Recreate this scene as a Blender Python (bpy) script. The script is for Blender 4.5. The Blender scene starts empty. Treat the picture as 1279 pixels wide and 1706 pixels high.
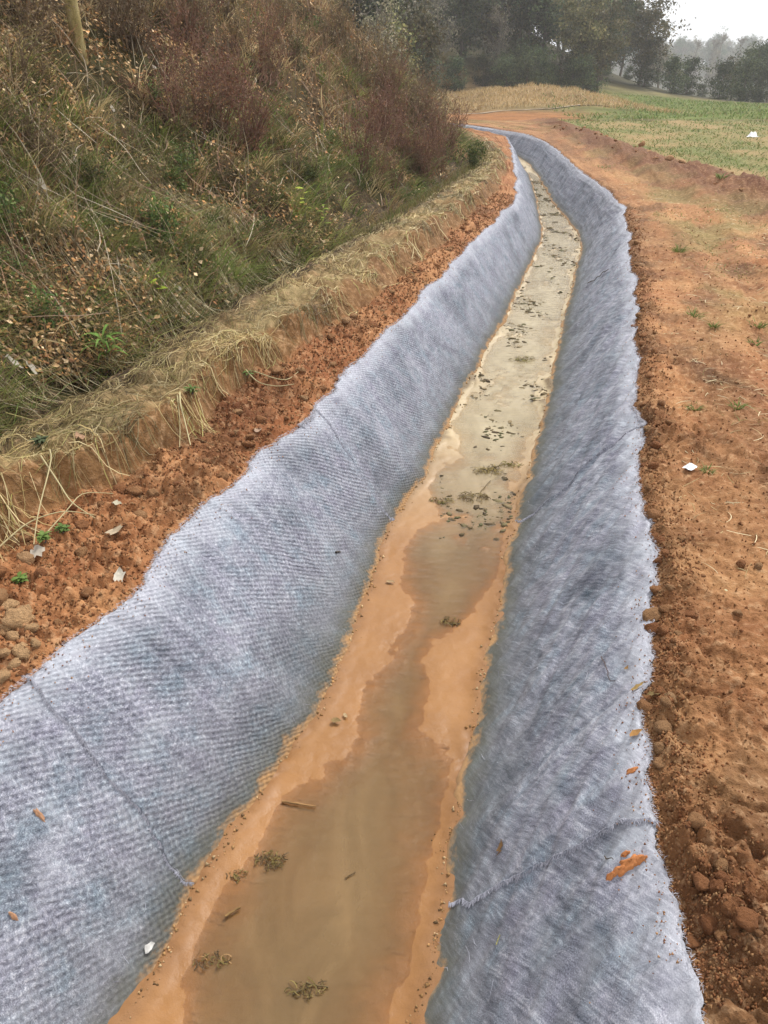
import bpy, math, random
import numpy as np
from mathutils import Vector, Matrix

rng = np.random.default_rng(11)
random.seed(11)
scene = bpy.context.scene
COL = scene.collection

# ------------------------------------------------------------------ camera
CAM_H, PITCH, FPX, PW, PH = 1.70, 29.0, 1284.0, 1279.0, 1706.0
cam_d = bpy.data.cameras.new('camera')
cam = bpy.data.objects.new('camera', cam_d)
COL.objects.link(cam)
cam.location = (0, 0, CAM_H)
cam.rotation_euler = (math.radians(90 - PITCH), 0, 0)
cam_d.sensor_fit = 'VERTICAL'
cam_d.angle_y = 2 * math.atan(PH / 2 / FPX)
cam_d.clip_start, cam_d.clip_end = 0.05, 3000
scene.camera = cam

# ------------------------------------------------------------------ sky, sun, exposure
SUN_EL, SUN_AZ = 50.0, 38.0          # azimuth clockwise from +Y: the bright part of the cloud is ahead, to the right
world = bpy.data.worlds.new('World')
scene.world = world
world.use_nodes = True
wn, wl = world.node_tree.nodes, world.node_tree.links
bg = wn['Background']
sky = wn.new('ShaderNodeTexSky')
sky.sky_type = 'NISHITA'
sky.sun_disc = False
sky.sun_elevation = math.radians(SUN_EL)
sky.sun_rotation = math.radians(SUN_AZ)
sky.dust_density = 5.0
hs = wn.new('ShaderNodeHueSaturation')
hs.inputs['Saturation'].default_value = 0.25
wmix = wn.new('ShaderNodeMixRGB')
wmix.inputs['Fac'].default_value = 0.75
wmix.inputs['Color2'].default_value = (10.3, 10.5, 10.9, 1)     # the white cloud layer
wl.new(sky.outputs[0], hs.inputs['Color'])
wl.new(hs.outputs[0], wmix.inputs['Color1'])
wl.new(wmix.outputs[0], bg.inputs['Color'])
bg.inputs['Strength'].default_value = 0.10

sun_d = bpy.data.lights.new('sun', 'SUN')
sun_d.energy, sun_d.angle, sun_d.color = 2.9, math.radians(10), (1.0, 0.96, 0.90)
sun = bpy.data.objects.new('sun', sun_d)
COL.objects.link(sun)
_e, _a = math.radians(SUN_EL), math.radians(SUN_AZ)
_sd = Vector((math.sin(_a) * math.cos(_e), math.cos(_a) * math.cos(_e), math.sin(_e)))
sun.rotation_euler = _sd.to_track_quat('Z', 'Y').to_euler()
sun.location = (20, -10, 40)

vs = scene.view_settings
vs.view_transform, vs.look, vs.exposure, vs.gamma = 'Standard', 'None', 0.45, 1.0
vs.use_curve_mapping = False
scene.cycles.max_bounces = 6
scene.cycles.diffuse_bounces = 3
scene.cycles.transparent_max_bounces = 12
scene.cycles.volume_bounces = 1
scene.cycles.use_denoising = True

# ------------------------------------------------------------------ numeric helpers
def sstep(a, b, x):
    t = np.clip((x - a) / (b - a), 0, 1)
    return t * t * (3 - 2 * t)

def hash2(ix, iy, seed):
    h = (ix.astype(np.int64) * 374761393 + iy.astype(np.int64) * 668265263 + seed * 1274126177) & 0xFFFFFFFF
    h = ((h ^ (h >> 13)) * 1274126177) & 0xFFFFFFFF
    h = ((h ^ (h >> 16)) * 2246822519) & 0xFFFFFFFF
    return ((h ^ (h >> 15)) & 0xFFFFFF) / float(0x1000000)

def perlin(x, y, seed=0):
    x = np.asarray(x, float); y = np.asarray(y, float)
    x, y = np.broadcast_arrays(x, y)
    ix, iy = np.floor(x), np.floor(y)
    fx, fy = x - ix, y - iy
    u, v = fx * fx * fx * (fx * (fx * 6 - 15) + 10), fy * fy * fy * (fy * (fy * 6 - 15) + 10)
    def g(dx, dy):
        a = hash2(ix + dx, iy + dy, seed) * 2 * np.pi
        return np.cos(a) * (fx - dx) + np.sin(a) * (fy - dy)
    return 1.5 * ((g(0, 0) * (1 - u) + g(1, 0) * u) * (1 - v) + (g(0, 1) * (1 - u) + g(1, 1) * u) * v)

def fbm(x, y, seed=0, octs=4, gain=0.5, lac=2.03):
    s = 0.0; a = 1.0
    for o in range(octs):
        s = s + a * perlin(np.asarray(x) * lac ** o + 17.3 * o, np.asarray(y) * lac ** o - 9.1 * o, seed + o)
        a *= gain
    return s

def worley(x, y, seed=0):
    x = np.asarray(x, float); y = np.asarray(y, float)
    ix, iy = np.floor(x), np.floor(y)
    f1 = np.full(x.shape, 9.0); f2 = np.full(x.shape, 9.0); idv = np.zeros(x.shape)
    for dx in (-1, 0, 1):
        for dy in (-1, 0, 1):
            px = ix + dx + hash2(ix + dx, iy + dy, seed)
            py = iy + dy + hash2(ix + dx, iy + dy, seed + 77)
            d = np.hypot(px - x, py - y)
            n = d < f1
            f2 = np.where(n, f1, np.minimum(f2, d))
            idv = np.where(n, hash2(ix + dx, iy + dy, seed + 155), idv)
            f1 = np.where(n, d, f1)
    return f1, f2, idv

def lumps(x, y, scale, seed):
    """rounded clods of the given size: 0 in the joints, up to 1 on top, each of its own height"""
    wx = x + 0.25 * scale * perlin(x / scale * 1.7, y / scale * 1.7, seed + 5)
    wy = y + 0.25 * scale * perlin(x / scale * 1.7 + 31, y / scale * 1.7, seed + 6)
    f1, f2, i = worley(wx / scale, wy / scale, seed)
    return np.clip(1 - f1 * f1 * 1.6, 0, 1) * (0.25 + 0.75 * i), i

def plates(x, y, scale, seed):
    """broken clods with open joints between them"""
    wx = x + 0.30 * scale * perlin(x / scale * 1.3, y / scale * 1.3, seed + 5) + .1 * scale * perlin(x / scale * 4, y / scale * 4, seed + 7)
    wy = y + 0.30 * scale * perlin(x / scale * 1.3 + 31, y / scale * 1.3, seed + 6)
    f1, f2, i = worley(wx / scale, wy / scale, seed)
    return sstep(0.0, .38, f2 - f1) * (.25 + .75 * i)

# pixel of the photograph -> world, used once to survey the place
_cp, _sp = math.cos(math.radians(PITCH)), math.sin(math.radians(PITCH))
def ray(u, v):
    a, b = u - PW / 2, PH / 2 - v
    return np.array([a, FPX * _cp + b * _sp, -FPX * _sp + b * _cp])
def unproj(u, v, z):
    d = ray(u, v); t = (z - CAM_H) / d[2]
    return d[0] * t, d[1] * t

YT = np.arange(-3, 60, 0.01)
def breakline(pix, z, smooth=0.25, wig=(), seed=0, extra=()):
    pts = sorted([unproj(u, v, z) for u, v in pix] + list(extra), key=lambda p: p[1])
    px, py = np.array([p[0] for p in pts]), np.array([p[1] for p in pts])
    yy = np.arange(-6, 63, 0.01)
    xx = np.interp(yy, py, px)
    s0 = (px[1] - px[0]) / (py[1] - py[0])
    xx = np.where(yy < py[0], px[0] + s0 * (yy - py[0]), xx)
    # smoothing that widens with distance
    out = np.interp(YT, yy, xx)
    acc = np.zeros_like(YT); wsum = 0
    sig = smooth * (0.35 + np.maximum(YT, 0) * 0.10)
    for k in np.linspace(-2, 2, 21):
        w = math.exp(-k * k / 2)
        acc += w * np.interp(YT + k * sig, yy, xx); wsum += w
    out = acc / wsum
    for f, a in wig:
        out = out + a * perlin(YT * f, YT * 0 + 3.3, seed + int(f * 10))
    return out

WG = ((1.3, .05), (3.1, .03), (8.3, .016), (21.0, .011), (55., .007))
_L = breakline([(-140, 1330), (0, 1165), (65, 1095), (185, 1020), (265, 940), (345, 835), (400, 805), (430, 755), (520, 685),
                (660, 540), (760, 430), (858, 335), (860, 300), (853, 262), (848, 235), (842, 226)], 0.0, wig=WG, seed=3,
               extra=[(4.0, 36), (2.7, 41), (0.2, 46), (-9, 60)])
_R = breakline([(1150, 1680), (1128, 1560), (1090, 1400), (1078, 1270), (1076, 1150), (1080, 940), (1070, 800), (1060, 650), (1060, 500),
                (1040, 345), (1000, 310), (960, 280), (925, 248), (905, 235), (878, 224)], 0.0, wig=WG, seed=41,
               extra=[(4.9, 37), (4.2, 41), (2.0, 46), (-7, 60)])
_BL = breakline([(215, 1706), (345, 1455), (450, 1290), (560, 1130), (605, 1000), (640, 900), (705, 795), (770, 660), (820, 570), (880, 450),
                 (905, 395), (893, 330), (876, 270)], -0.70, wig=((2.2, .03), (7., .012)), seed=60,
                extra=[(4.35, 34), (3.7, 38), (2.6, 42), (0.7, 46), (-8.5, 60)])
_BR = breakline([(695, 1706), (742, 1430), (795, 1180), (852, 900), (885, 770), (905, 700), (930, 570), (970, 405), (945, 340), (912, 285), (893, 262)],
                -0.70, wig=((2.6, .025), (8., .012)), seed=80,
                extra=[(4.8, 34), (4.1, 38), (3.1, 42), (1.3, 46), (-7.6, 60)])
_F = breakline([(-150, 1060), (0, 930), (90, 870), (215, 805), (320, 735), (390, 672), (460, 612), (575, 545), (660, 475), (750, 395), (825, 325),
                (846, 285), (835, 245)], 0.05, wig=((1.1, .06), (3.1, .05), (9., .02)), seed=100, extra=[(3.4, 36), (2.2, 41), (-0.6, 46), (-10, 60)])
_B2 = breakline([(-150, 930), (0, 835), (100, 782), (200, 740), (280, 688), (360, 630), (440, 560), (590, 470), (700, 385), (790, 315), (830, 275), (822, 246)],
                0.24, wig=((0.9, .10), (2.9, .09), (8., .03)), seed=120, extra=[(2.6, 36), (1.4, 41), (-1.6, 46), (-11, 60)])
_B1 = breakline([(-150, 860), (0, 765), (215, 645), (350, 558), (480, 480), (625, 398), (740, 325), (815, 272), (812, 250)],
                0.22, wig=((0.8, .08), (2.5, .05)), seed=140, extra=[(2.2, 36), (0.8, 41), (-2.4, 46), (-12, 60)])
_T = breakline([(-150, 840), (0, 745), (200, 632), (300, 575), (450, 490), (600, 400), (700, 335), (790, 275)], -0.15,
               wig=((0.5, .12), (1.7, .08)), seed=160, extra=[(2.5, 27), (0.5, 33), (-5, 40), (-14, 47), (-30, 60)])
_T = np.minimum(_T, _B1 - 0.22)
def fL(y): return np.interp(y, YT, _L)
def fR(y): return np.interp(y, YT, _R)
_BR = np.minimum(_BR, _R - .50 + .12 * sstep(0, 8, 8 - YT))
_BL = np.minimum(np.maximum(_BL, _L + .40), _BR - .26)
def fBL(y): return np.interp(y, YT, _BL)
def fBR(y): return np.interp(y, YT, _BR)
def fF(y): return np.minimum(np.interp(y, YT, _F), fL(y) - 0.10)
def fB2(y): return np.minimum(np.interp(y, YT, _B2), fF(y) - 0.10)
def fB1(y): return np.minimum(np.interp(y, YT, _B1), fB2(y) - 0.12)
def fT(y): return np.minimum(np.interp(y, YT, _T), fB1(y) - 0.15)

BED = -0.70
# ------------------------------------------------------------------ the lie of the land
def slope_z(d, y):
    """hillside rising from its toe, d metres to the left of it"""
    d = np.maximum(d, 0)
    steep = 0.84 + 0.10 * perlin(y * 0.13, y * 0 + 1.7, 9)
    return -0.15 + steep * d - 0.010 * d * d * sstep(4, 14, d) + 0.20 * fbm(d * 0.55 + 3, y * 0.5, 21, 4) * sstep(0, 1.2, d) + 0.20 * perlin(d * 1.4, y * 1.2, 27) * sstep(.1, .8, d) \
        + 0.22 * np.exp(-((d - .45) / .35) ** 2) * (0.6 + perlin(y * .8, y * 0 + 4, 33))

def ground_left(x, y, detail=True):
    l, f, b2, b1, t = fL(y), fF(y), fB2(y), fB1(y), fT(y)
    zf = 0.05
    zs = 0.0 + zf * sstep(0, 1, (l - x) / np.maximum(l - f, 1e-3))
    q = np.clip((f - x) / np.maximum(f - b2, 1e-3), 0, 1)
    top = 0.23 + 0.08 * perlin(y * 0.8, y * 0 + 5, 44) + 0.05 * perlin(y * 2.3, y * 0 + 2, 47)
    sh = np.clip(.25 + .9 * perlin(y * 1.4, y * 0 + 9, 48), 0, 1)
    zq = zf + (top - zf) * ((.15 + .6 * sh) * q + (.85 - .6 * sh) * sstep(0.05, 0.85, q))
    c = np.clip((b2 - x) / np.maximum(b2 - b1, 1e-3), 0, 1)
    zc = top + (0.22 - top) * c + (0.00 + .05 * perlin(y * 1.6, x * 1.6, 49)) * np.sin(c * np.pi)
    g = np.clip((b1 - x) / np.maximum(b1 - t, 1e-3), 0, 1)
    zg = 0.22 - 0.37 * sstep(0.0, 1.0, g)
    z = np.where(x > f, zs, np.where(x > b2, zq, np.where(x > b1, zc, np.where(x > t, zg, slope_z(t - x, y)))))
    z = np.where(x > l, -0.02 - 1.4 * np.clip(x - l, 0, .4), z)
    if detail:
        ramp = sstep(0.0, 0.07, l - x) * (x > t - .3)
        strip = sstep(b2 - .1, f, x)
        a, _ = lumps(x, y, 0.16, 201); b, _ = lumps(x, y, 0.07, 202); c3, _ = lumps(x, y, 0.03, 203)
        n = 0.055 * plates(x, y, .17, 211) * np.clip(.6 + 1.2 * perlin(x * 2, y * 2, 214), 0, 1) + 0.032 * plates(x, y, .075, 212) + 0.020 * b + 0.018 * c3 + 0.03 * fbm(x * 2.2, y * 2.2, 204, 3) + .010 * fbm(x * 17, y * 17, 207, 3)
        n2 = 0.035 * fbm(x * 3, y * 3, 206, 4) + 0.02 * b + .055 * plates(x, y, .2, 216)
        z = z + ramp * (strip * (n - 0.01) + (1 - strip) * n2)
    return z

def fRidge(y): return np.interp(y, [-3, 5, 13.5, 21, 30, 44, 60], [7.4, 6.9, 6.3, 6.3, 7.0, 8.2, 9.5])

def far_z(x, y):
    """the land beyond the ditch: wooded spur on the left, a far ridge"""
    e = 44 - 0.00 * y + 6 * perlin(y * .02, y * 0, 301)
    h = sstep(62, 135, y) * 30 * sstep(0, 78, e - x) * (1 + .25 * perlin(x * .02, y * .02, 302))
    h = np.maximum(h, sstep(36, 60, y) * 16 * sstep(1, 34, -x + 2.0 - (y - 45) * .05))
    h = np.maximum(h, sstep(330, 500, y) * (12 + 6 * perlin(x * .009, 2.0 + y * 0, 303) - 0.03 * (x - 160)))
    mound = 1.35 * np.exp(-((y - 66) / 7.0) ** 2) * sstep(4, 9, x) * (1 - sstep(13, 21, x)) * (1 + .3 * perlin(x * .5, y * .3, 305))
    return h + mound

def ground_right(x, y, detail=True):
    r = fR(y)
    d = x - r
    z = 0.03 * sstep(0, .5, d) + 0.035 * sstep(0, 1, d) * fbm(x * .55, y * .55, 220, 3)
    rt = .25 * perlin(y * .25, y * 0 + 3, 226)
    for o_ in (1.05, 2.45):
        z = z - (0.045 * np.exp(-((d - o_ + rt) / .17) ** 2) - .03 * np.exp(-((d - o_ + rt - .32) / .12) ** 2)) * sstep(2, 5, y)
    rd = x - fRidge(y) + 0.3 * perlin(y * .35, y * 0 + 8, 222)
    ridge = np.exp(-(rd / 0.75) ** 2) * (1 - sstep(40, 50, y))
    z = z + ridge * 0.17 * (1 + .6 * fbm(x * 1.3, y * .6, 224, 3)) - 0.03 * sstep(0, 1, rd)
    z = z + far_z(x, y) * sstep(20, 45, y)
    if detail:
        ramp = sstep(0.0, 0.06, d)
        a, _ = lumps(x, y, 0.11, 231); b, _ = lumps(x, y, 0.05, 232); c3, _ = lumps(x, y, 0.022, 233)
        rough = np.clip(0.75 + 1.1 * fbm(x * .9, y * .9, 236, 3), 0.2, 1.8)
        edge = np.exp(-(d / 0.16) ** 2)
        n = (0.034 * plates(x, y, .15, 251) * np.clip(.5 + 1.4 * perlin(x * 1.6, y * 1.6, 254), 0, 1.3) + 0.018 * plates(x, y, .06, 252) + 0.014 * b + 0.008 * c3) * rough + 0.016 * fbm(x * 4, y * 4, 237, 4) + 0.006 * fbm(x * 17, y * 17, 239, 3)
        n = n + edge * (0.026 * a + 0.030 * b + 0.006)
        f1, f2, _ = worley(x / .17 + .25 * perlin(x * 9, y * 9, 243), y / .17 + .25 * perlin(x * 9 + 5, y * 9, 244), 242)
        crack = np.exp(-((f2 - f1) / .035) ** 2) * sstep(.1, .35, perlin(x * 1.1 + 1.2, y * 1.1 + .1, 245) + .25)
        n = n - 0.012 * crack * (y < 6)
        n = n + ridge * (0.09 * lumps(x, y, 0.22, 248)[0] + .05 * b)
        z = z + ramp * n
    z = np.where(d < 0, -0.02 + 1.4 * np.clip(d, -.4, 0), z)
    return z

def wall_shape(q):
    return 0.5 * q + 0.5 * sstep(0.02, 0.98, q)

def cloth_disp(x, y, left):
    q = 0.010 * fbm(x * 2.5, y * 2.0, 260, 3)
    if left:
        q = q + 0.0035 * fbm((x + y) * 9, (y - x) * 5, 262, 3)
    else:
        q = q + 0.015 * fbm((x * .8 - y * .6) * 14, (x * .6 + y * .8) * 2.2, 266, 4)
    return q

def cloth_z(x, y):
    l, r, bl, br = fL(y), fR(y), fBL(y), fBR(y)
    ql = np.clip((x - l) / np.maximum(bl - l, 1e-3), 0, 1.3)
    qr = np.clip((r - x) / np.maximum(r - br, 1e-3), 0, 1.3)
    zl = BED * wall_shape(ql) + cloth_disp(x, y, True) * sstep(0, .1, ql)
    zr = BED * wall_shape(qr) + cloth_disp(x, y, False) * sstep(0, .1, qr)
    z = np.where(x < (bl + br) / 2, zl, zr) + 0.012
    return np.where((x > bl) & (x < br), np.minimum(z, BED - 0.02), z)

# the little stream on the bed: left and right shore of the channel
def chan(pix):
    return breakline(pix, BED, smooth=.12)
_CL = chan([(330, 1706), (345, 1600), (395, 1480), (450, 1380), (540, 1280), (600, 1200), (640, 1130), (668, 1080), (690, 1040), (700, 950), (715, 850), (738, 760), (770, 670), (815, 580), (860, 480), (895, 400), (880, 320)])
_CR = chan([(640, 1706), (665, 1600), (705, 1480), (728, 1380), (735, 1280), (716, 1200), (706, 1130), (712, 1080), (760, 1040), (835, 950), (850, 880), (868, 800), (885, 740), (915, 620), (935, 530), (970, 410), (940, 320)])
WATER = BED + 0.004
def sand_z(x, y):
    cl, cr = np.interp(y, YT, _CL), np.interp(y, YT, _CR)
    wob = 0.035 * fbm(y * 2.3, x * 2.3, 280, 3)
    dd = np.minimum(x - cl, cr - x) + wob
    bl, br = fBL(y), fBR(y)
    z = BED + 0.0105 - 0.023 * sstep(-0.20, 0.28, dd) + .004 * fbm(x * 2.0, y * 1.1, 281, 3)
    z = z + 0.006 * fbm(x * 3.2, y * 1.6, 282, 4) * sstep(-.2, .1, dd) + 0.0015 * fbm(x * 20, y * 20, 283, 3)
    far = sstep(2.8, 4.6, y)
    a, i = lumps(x, y * .8, 0.12, 286)
    keep = sstep(.50, .66, perlin(x * 2.2, y * .8, 287) * .6 + .50 + .10 * sstep(5, 9, y) + .2 * perlin(x * 7, y * 5, 288))
    z = z + far * (0.007 * fbm(x * 3.0, y * 2.2, 289, 4) + 0.016 * a * (i > .45) * keep)
    e = np.minimum(x - bl, br - x)
    rim = np.exp(-(np.maximum(e, 0) / .045) ** 2)
    z = z + rim * (0.006 + 0.010 * lumps(x, y, .05, 290)[0] + .018 * perlin(y * 2, y * 0, 291))
    return z

def surf(x, y):
    x = np.atleast_1d(np.asarray(x, float)); y = np.atleast_1d(np.asarray(y, float))
    l, r, bl, br = fL(y), fR(y), fBL(y), fBR(y)
    z = np.where(x < l, ground_left(x, y), np.where(x > r, ground_right(x, y), cloth_z(x, y)))
    return np.where((x > bl) & (x < br), np.maximum(sand_z(x, y), WATER), z)

def hit(u, v):
    """where the line of sight through that spot of the photograph meets the land"""
    d = ray(u, v); d = d / np.linalg.norm(d)
    t = np.concatenate([np.arange(.8, 14, .06), np.arange(14, 120, .8)])
    for step in (.004,):
        P = np.array([0, 0, CAM_H]) + t[:, None] * d
        k = int(np.argmax(P[:, 2] < surf(P[:, 0], P[:, 1])))
        t = np.linspace(t[max(k - 2, 0)], t[k], 40)
    P = np.array([0, 0, CAM_H]) + t[:, None] * d
    zs = surf(P[:, 0], P[:, 1])
    k = np.argmax(P[:, 2] < zs)
    return Vector((P[k, 0], P[k, 1], zs[k]))

# ------------------------------------------------------------------ mesh helpers
def mesh_np(name, V, F, mats, cols=None, uv=None, attrs=None, smooth=True, parent=None, kind=None):
    V = np.ascontiguousarray(V, np.float32).reshape(-1, 3)
    if not isinstance(F, (list, tuple)): F = [F]
    F = [np.asarray(f, np.int32) for f in F if len(f)]
    me = bpy.data.meshes.new(name)
    me.vertices.add(len(V)); me.vertices.foreach_set('co', V.ravel())
    idx = np.concatenate([f.ravel() for f in F])
    tot = np.concatenate([np.full(len(f), f.shape[1], np.int32) for f in F])
    st = np.concatenate([[0], np.cumsum(tot)[:-1]]).astype(np.int32)
    me.loops.add(len(idx)); me.loops.foreach_set('vertex_index', idx)
    me.polygons.add(len(tot)); me.polygons.foreach_set('loop_start', st)
    me.polygons.foreach_set('use_smooth', np.full(len(tot), smooth, bool))
    me.update(calc_edges=True)
    if cols is not None:
        c = np.ones((len(V), 4), np.float32); c[:, :3] = np.clip(cols, 0, 1)
        at = me.attributes.new('col', 'FLOAT_COLOR', 'POINT'); at.data.foreach_set('color', c.ravel())
    if uv is not None:
        ul = me.uv_layers.new(name='UVMap')
        ul.data.foreach_set('uv', np.asarray(uv, np.float32)[idx].ravel())
    for k, a in (attrs or {}).items():
        at = me.attributes.new(k, 'FLOAT', 'POINT'); at.data.foreach_set('value', np.asarray(a, np.float32).ravel())
    me.materials.append(mats)
    o = bpy.data.objects.new(name, me)
    COL.objects.link(o)
    if parent: o.parent = parent
    if kind: o['kind'] = kind
    return o

def grid_faces(nr, nc):
    i = np.arange(nr * nc).reshape(nr, nc)
    return np.stack([i[:-1, :-1], i[:-1, 1:], i[1:, 1:], i[1:, :-1]], -1).reshape(-1, 4)

def ribbons(C, W, S):
    """C n,k,3 centre lines; W n,k half widths; S n,3 or n,k,3 side vectors -> verts, faces"""
    n, k, _ = C.shape
    if S.ndim == 2: S = S[:, None, :]
    off = S * W[:, :, None]
    V = np.stack([C - off, C + off], 2).reshape(-1, 3)
    b = (np.arange(n) * k * 2)[:, None] + (np.arange(k - 1) * 2)[None, :]
    b = b.ravel()
    F = np.stack([b, b + 1, b + 3, b + 2], -1)
    return V, F

def rep(c, k):
    return np.repeat(c, k, axis=0)

def unit(v):
    return v / np.maximum(np.linalg.norm(v, axis=-1, keepdims=True), 1e-9)

def leaf_quads(P, N, A, ln, wd, fold=0.15):
    """kite leaves: P centre, N normal, A long axis"""
    A = unit(A - N * np.sum(A * N, -1, keepdims=True)); B = np.cross(N, A)
    a, b = A * ln[:, None] / 2, B * wd[:, None] / 2
    f = N * (wd * fold)[:, None]
    V = np.stack([P - a, P + b * 1.0 + f - a * .1, P + a, P - b * 1.0 + f - a * .1], 1).reshape(-1, 3)
    i = (np.arange(len(P)) * 4)[:, None]
    return V, i + np.array([[0, 1, 2, 3]])

def rand_unit(n):
    return unit(rng.normal(size=(n, 3)))

def tube(path, rad, sides=6):
    path = np.asarray(path, float); k = len(path)
    T = unit(np.gradient(path, axis=0))
    up = np.where(np.abs(T[:, 2:3]) > .9, np.array([[1., 0, 0]]), np.array([[0, 0, 1.]]))
    A = unit(np.cross(T, up)); B = np.cross(T, A)
    th = np.arange(sides) / sides * 2 * np.pi
    V = path[:, None] + (A[:, None] * np.cos(th)[None, :, None] + B[:, None] * np.sin(th)[None, :, None]) * np.asarray(rad)[:, None, None]
    V = V.reshape(-1, 3)
    i = np.arange(k - 1)[:, None] * sides; j = np.arange(sides)[None, :]; j2 = (j + 1) % sides
    F = np.stack([i + j, i + j2, i + sides + j2, i + sides + j], -1).reshape(-1, 4)
    return V, F

def join(parts):
    Vs, Fs, o = [], [], 0
    for V, F in parts:
        Vs.append(V); Fs.append(F + o); o += len(V)
    return np.concatenate(Vs), np.concatenate(Fs)

def tag(o, label, cat, group=None):
    o['label'] = label; o['category'] = cat
    if group: o['group'] = group
    return o

def empty(name, loc=(0, 0, 0), rz=0.0):
    o = bpy.data.objects.new(name, None); COL.objects.link(o)
    o.location = loc; o.rotation_euler = (0, 0, rz); o.empty_display_size = .1
    return o

def dup(o, loc, rot=(0, 0, 0), scale=1.0, label=None, cat=None, group=None):
    c = o.copy(); COL.objects.link(c)
    c.location = loc; c.rotation_euler = rot
    c.scale = scale if hasattr(scale, '__len__') else (scale,) * 3
    for ch in o.children:
        k = ch.copy(); COL.objects.link(k); k.parent = c
    if label: c['label'] = label
    if cat: c['category'] = cat
    if group: c['group'] = group
    return c

# ------------------------------------------------------------------ materials
class NT:
    def __init__(s, name):
        s.m = bpy.data.materials.new(name); s.m.use_nodes = True
        s.t = s.m.node_tree; s.n = s.t.nodes; s.l = s.t.links
        s.out = s.n['Material Output']; s.p = s.n['Principled BSDF']
    def put(s, sock, v):
        if isinstance(v, bpy.types.NodeSocket): s.l.new(v, sock)
        elif v is not None:
            if hasattr(v, '__len__') and len(v) == 3 and sock.type == 'RGBA': v = (*v, 1)
            sock.default_value = v
    def coord(s, k='Object'):
        return s.n.new('ShaderNodeTexCoord').outputs[k]
    def attr(s, name, out='Color'):
        a = s.n.new('ShaderNodeAttribute'); a.attribute_name = name; return a.outputs[out]
    def mapping(s, vec, scale=(1, 1, 1), rot=(0, 0, 0)):
        m = s.n.new('ShaderNodeMapping'); s.put(m.inputs['Vector'], vec)
        m.inputs['Scale'].default_value = scale; m.inputs['Rotation'].default_value = rot
        return m.outputs[0]
    def noise(s, vec, scale, detail=4, rough=.55, dist=0.0):
        n = s.n.new('ShaderNodeTexNoise'); s.put(n.inputs['Vector'], vec)
        n.inputs['Scale'].default_value = scale; n.inputs['Detail'].default_value = detail
        n.inputs['Roughness'].default_value = rough; n.inputs['Distortion'].default_value = dist
        return n.outputs['Fac']
    def voro(s, vec, scale, out='Distance', feature='F1', rnd=1.0):
        n = s.n.new('ShaderNodeTexVoronoi'); n.feature = feature; s.put(n.inputs['Vector'], vec)
        n.inputs['Scale'].default_value = scale; n.inputs['Randomness'].default_value = rnd
        return n.outputs[out]
    def ramp(s, fac, stops):
        r = s.n.new('ShaderNodeValToRGB'); s.put(r.inputs[0], fac)
        e = r.color_ramp.elements
        while len(e) < len(stops): e.new(.5)
        for i, (p, c) in enumerate(stops):
            e[i].position = p; e[i].color = (*c, 1) if hasattr(c, '__len__') else (c, c, c, 1)
        return r.outputs[0]
    def mix(s, a, b, fac, mode='MIX'):
        m = s.n.new('ShaderNodeMixRGB'); m.blend_type = mode
        s.put(m.inputs[0], fac); s.put(m.inputs[1], a); s.put(m.inputs[2], b); return m.outputs[0]
    def math(s, op, a, b=None, c=None):
        m = s.n.new('ShaderNodeMath'); m.operation = op
        for i, v in enumerate((a, b, c)):
            if v is not None: s.put(m.inputs[i], v)
        return m.outputs[0]
    def bump(s, h, dist, strength=1.0, nrm=None):
        b = s.n.new('ShaderNodeBump'); s.put(b.inputs['Height'], h)
        b.inputs['Distance'].default_value = dist; b.inputs['Strength'].default_value = strength
        if nrm is not None: s.put(b.inputs['Normal'], nrm)
        return b.outputs[0]
    def done(s, color=None, rough=.8, spec=.3, nrm=None):
        s.put(s.p.inputs['Base Color'], color); s.put(s.p.inputs['Roughness'], rough)
        s.put(s.p.inputs['Specular IOR Level'], spec)
        if nrm is not None: s.put(s.p.inputs['Normal'], nrm)
        return s.m

def mat_soil(name, rough=.9, moist=.0):
    t = NT(name); o = t.coord()
    c = t.attr('col')
    n1 = t.noise(o, 3.0, 5, .6); n2 = t.noise(o, 22, 5, .65); n3 = t.noise(o, 120, 3, .6)
    v = t.ramp(n1, [(.3, (.72, .66, .62)), (.5, (1, 1, 1)), (.72, (1.0, 1.0, 1.0))])
    c = t.mix(c, v, 1.0, 'MULTIPLY')
    c = t.mix(c, t.ramp(n2, [(.28, (.60, .54, .52)), (.48, (.96, .96, .96)), (.7, (1, 1, 1))]), .8, 'MULTIPLY')
    pale = t.ramp(n2, [(.52, 0.0), (.70, 1.0)])
    c = t.mix(c, (.56, .36, .20), t.math('MULTIPLY', pale, .5))
    c = t.mix(c, t.ramp(n3, [(.25, (.6, .56, .55)), (.55, (1, 1, 1))]), .4, 'MULTIPLY')
    b = t.bump(n2, .02, .7); b = t.bump(n3, .006, .8, b)
    return t.done(c, rough, .2, b)
HAZE = 0.0009
M_SOIL = mat_soil('red_clay_soil')
M_BANK = mat_soil('red_clay_bank')

def mat_hill():
    t = NT('leafy_hill_soil'); o = t.coord()
    n1 = t.noise(o, 1.2, 5, .6); n2 = t.noise(o, 18, 6, .7)
    c = t.ramp(n2, [(.25, (.014, .010, .006)), (.45, (.045, .030, .016)), (.6, (.10, .065, .032)), (.8, (.18, .13, .07))])
    g = t.ramp(n1, [(.45, 0.0), (.65, 1.0)])
    c = t.mix(c, (.06, .07, .02), t.math('MULTIPLY', g, .5))
    return t.done(c, .95, .1, t.bump(n2, .05, .8))
M_HILL = mat_hill()

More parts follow.
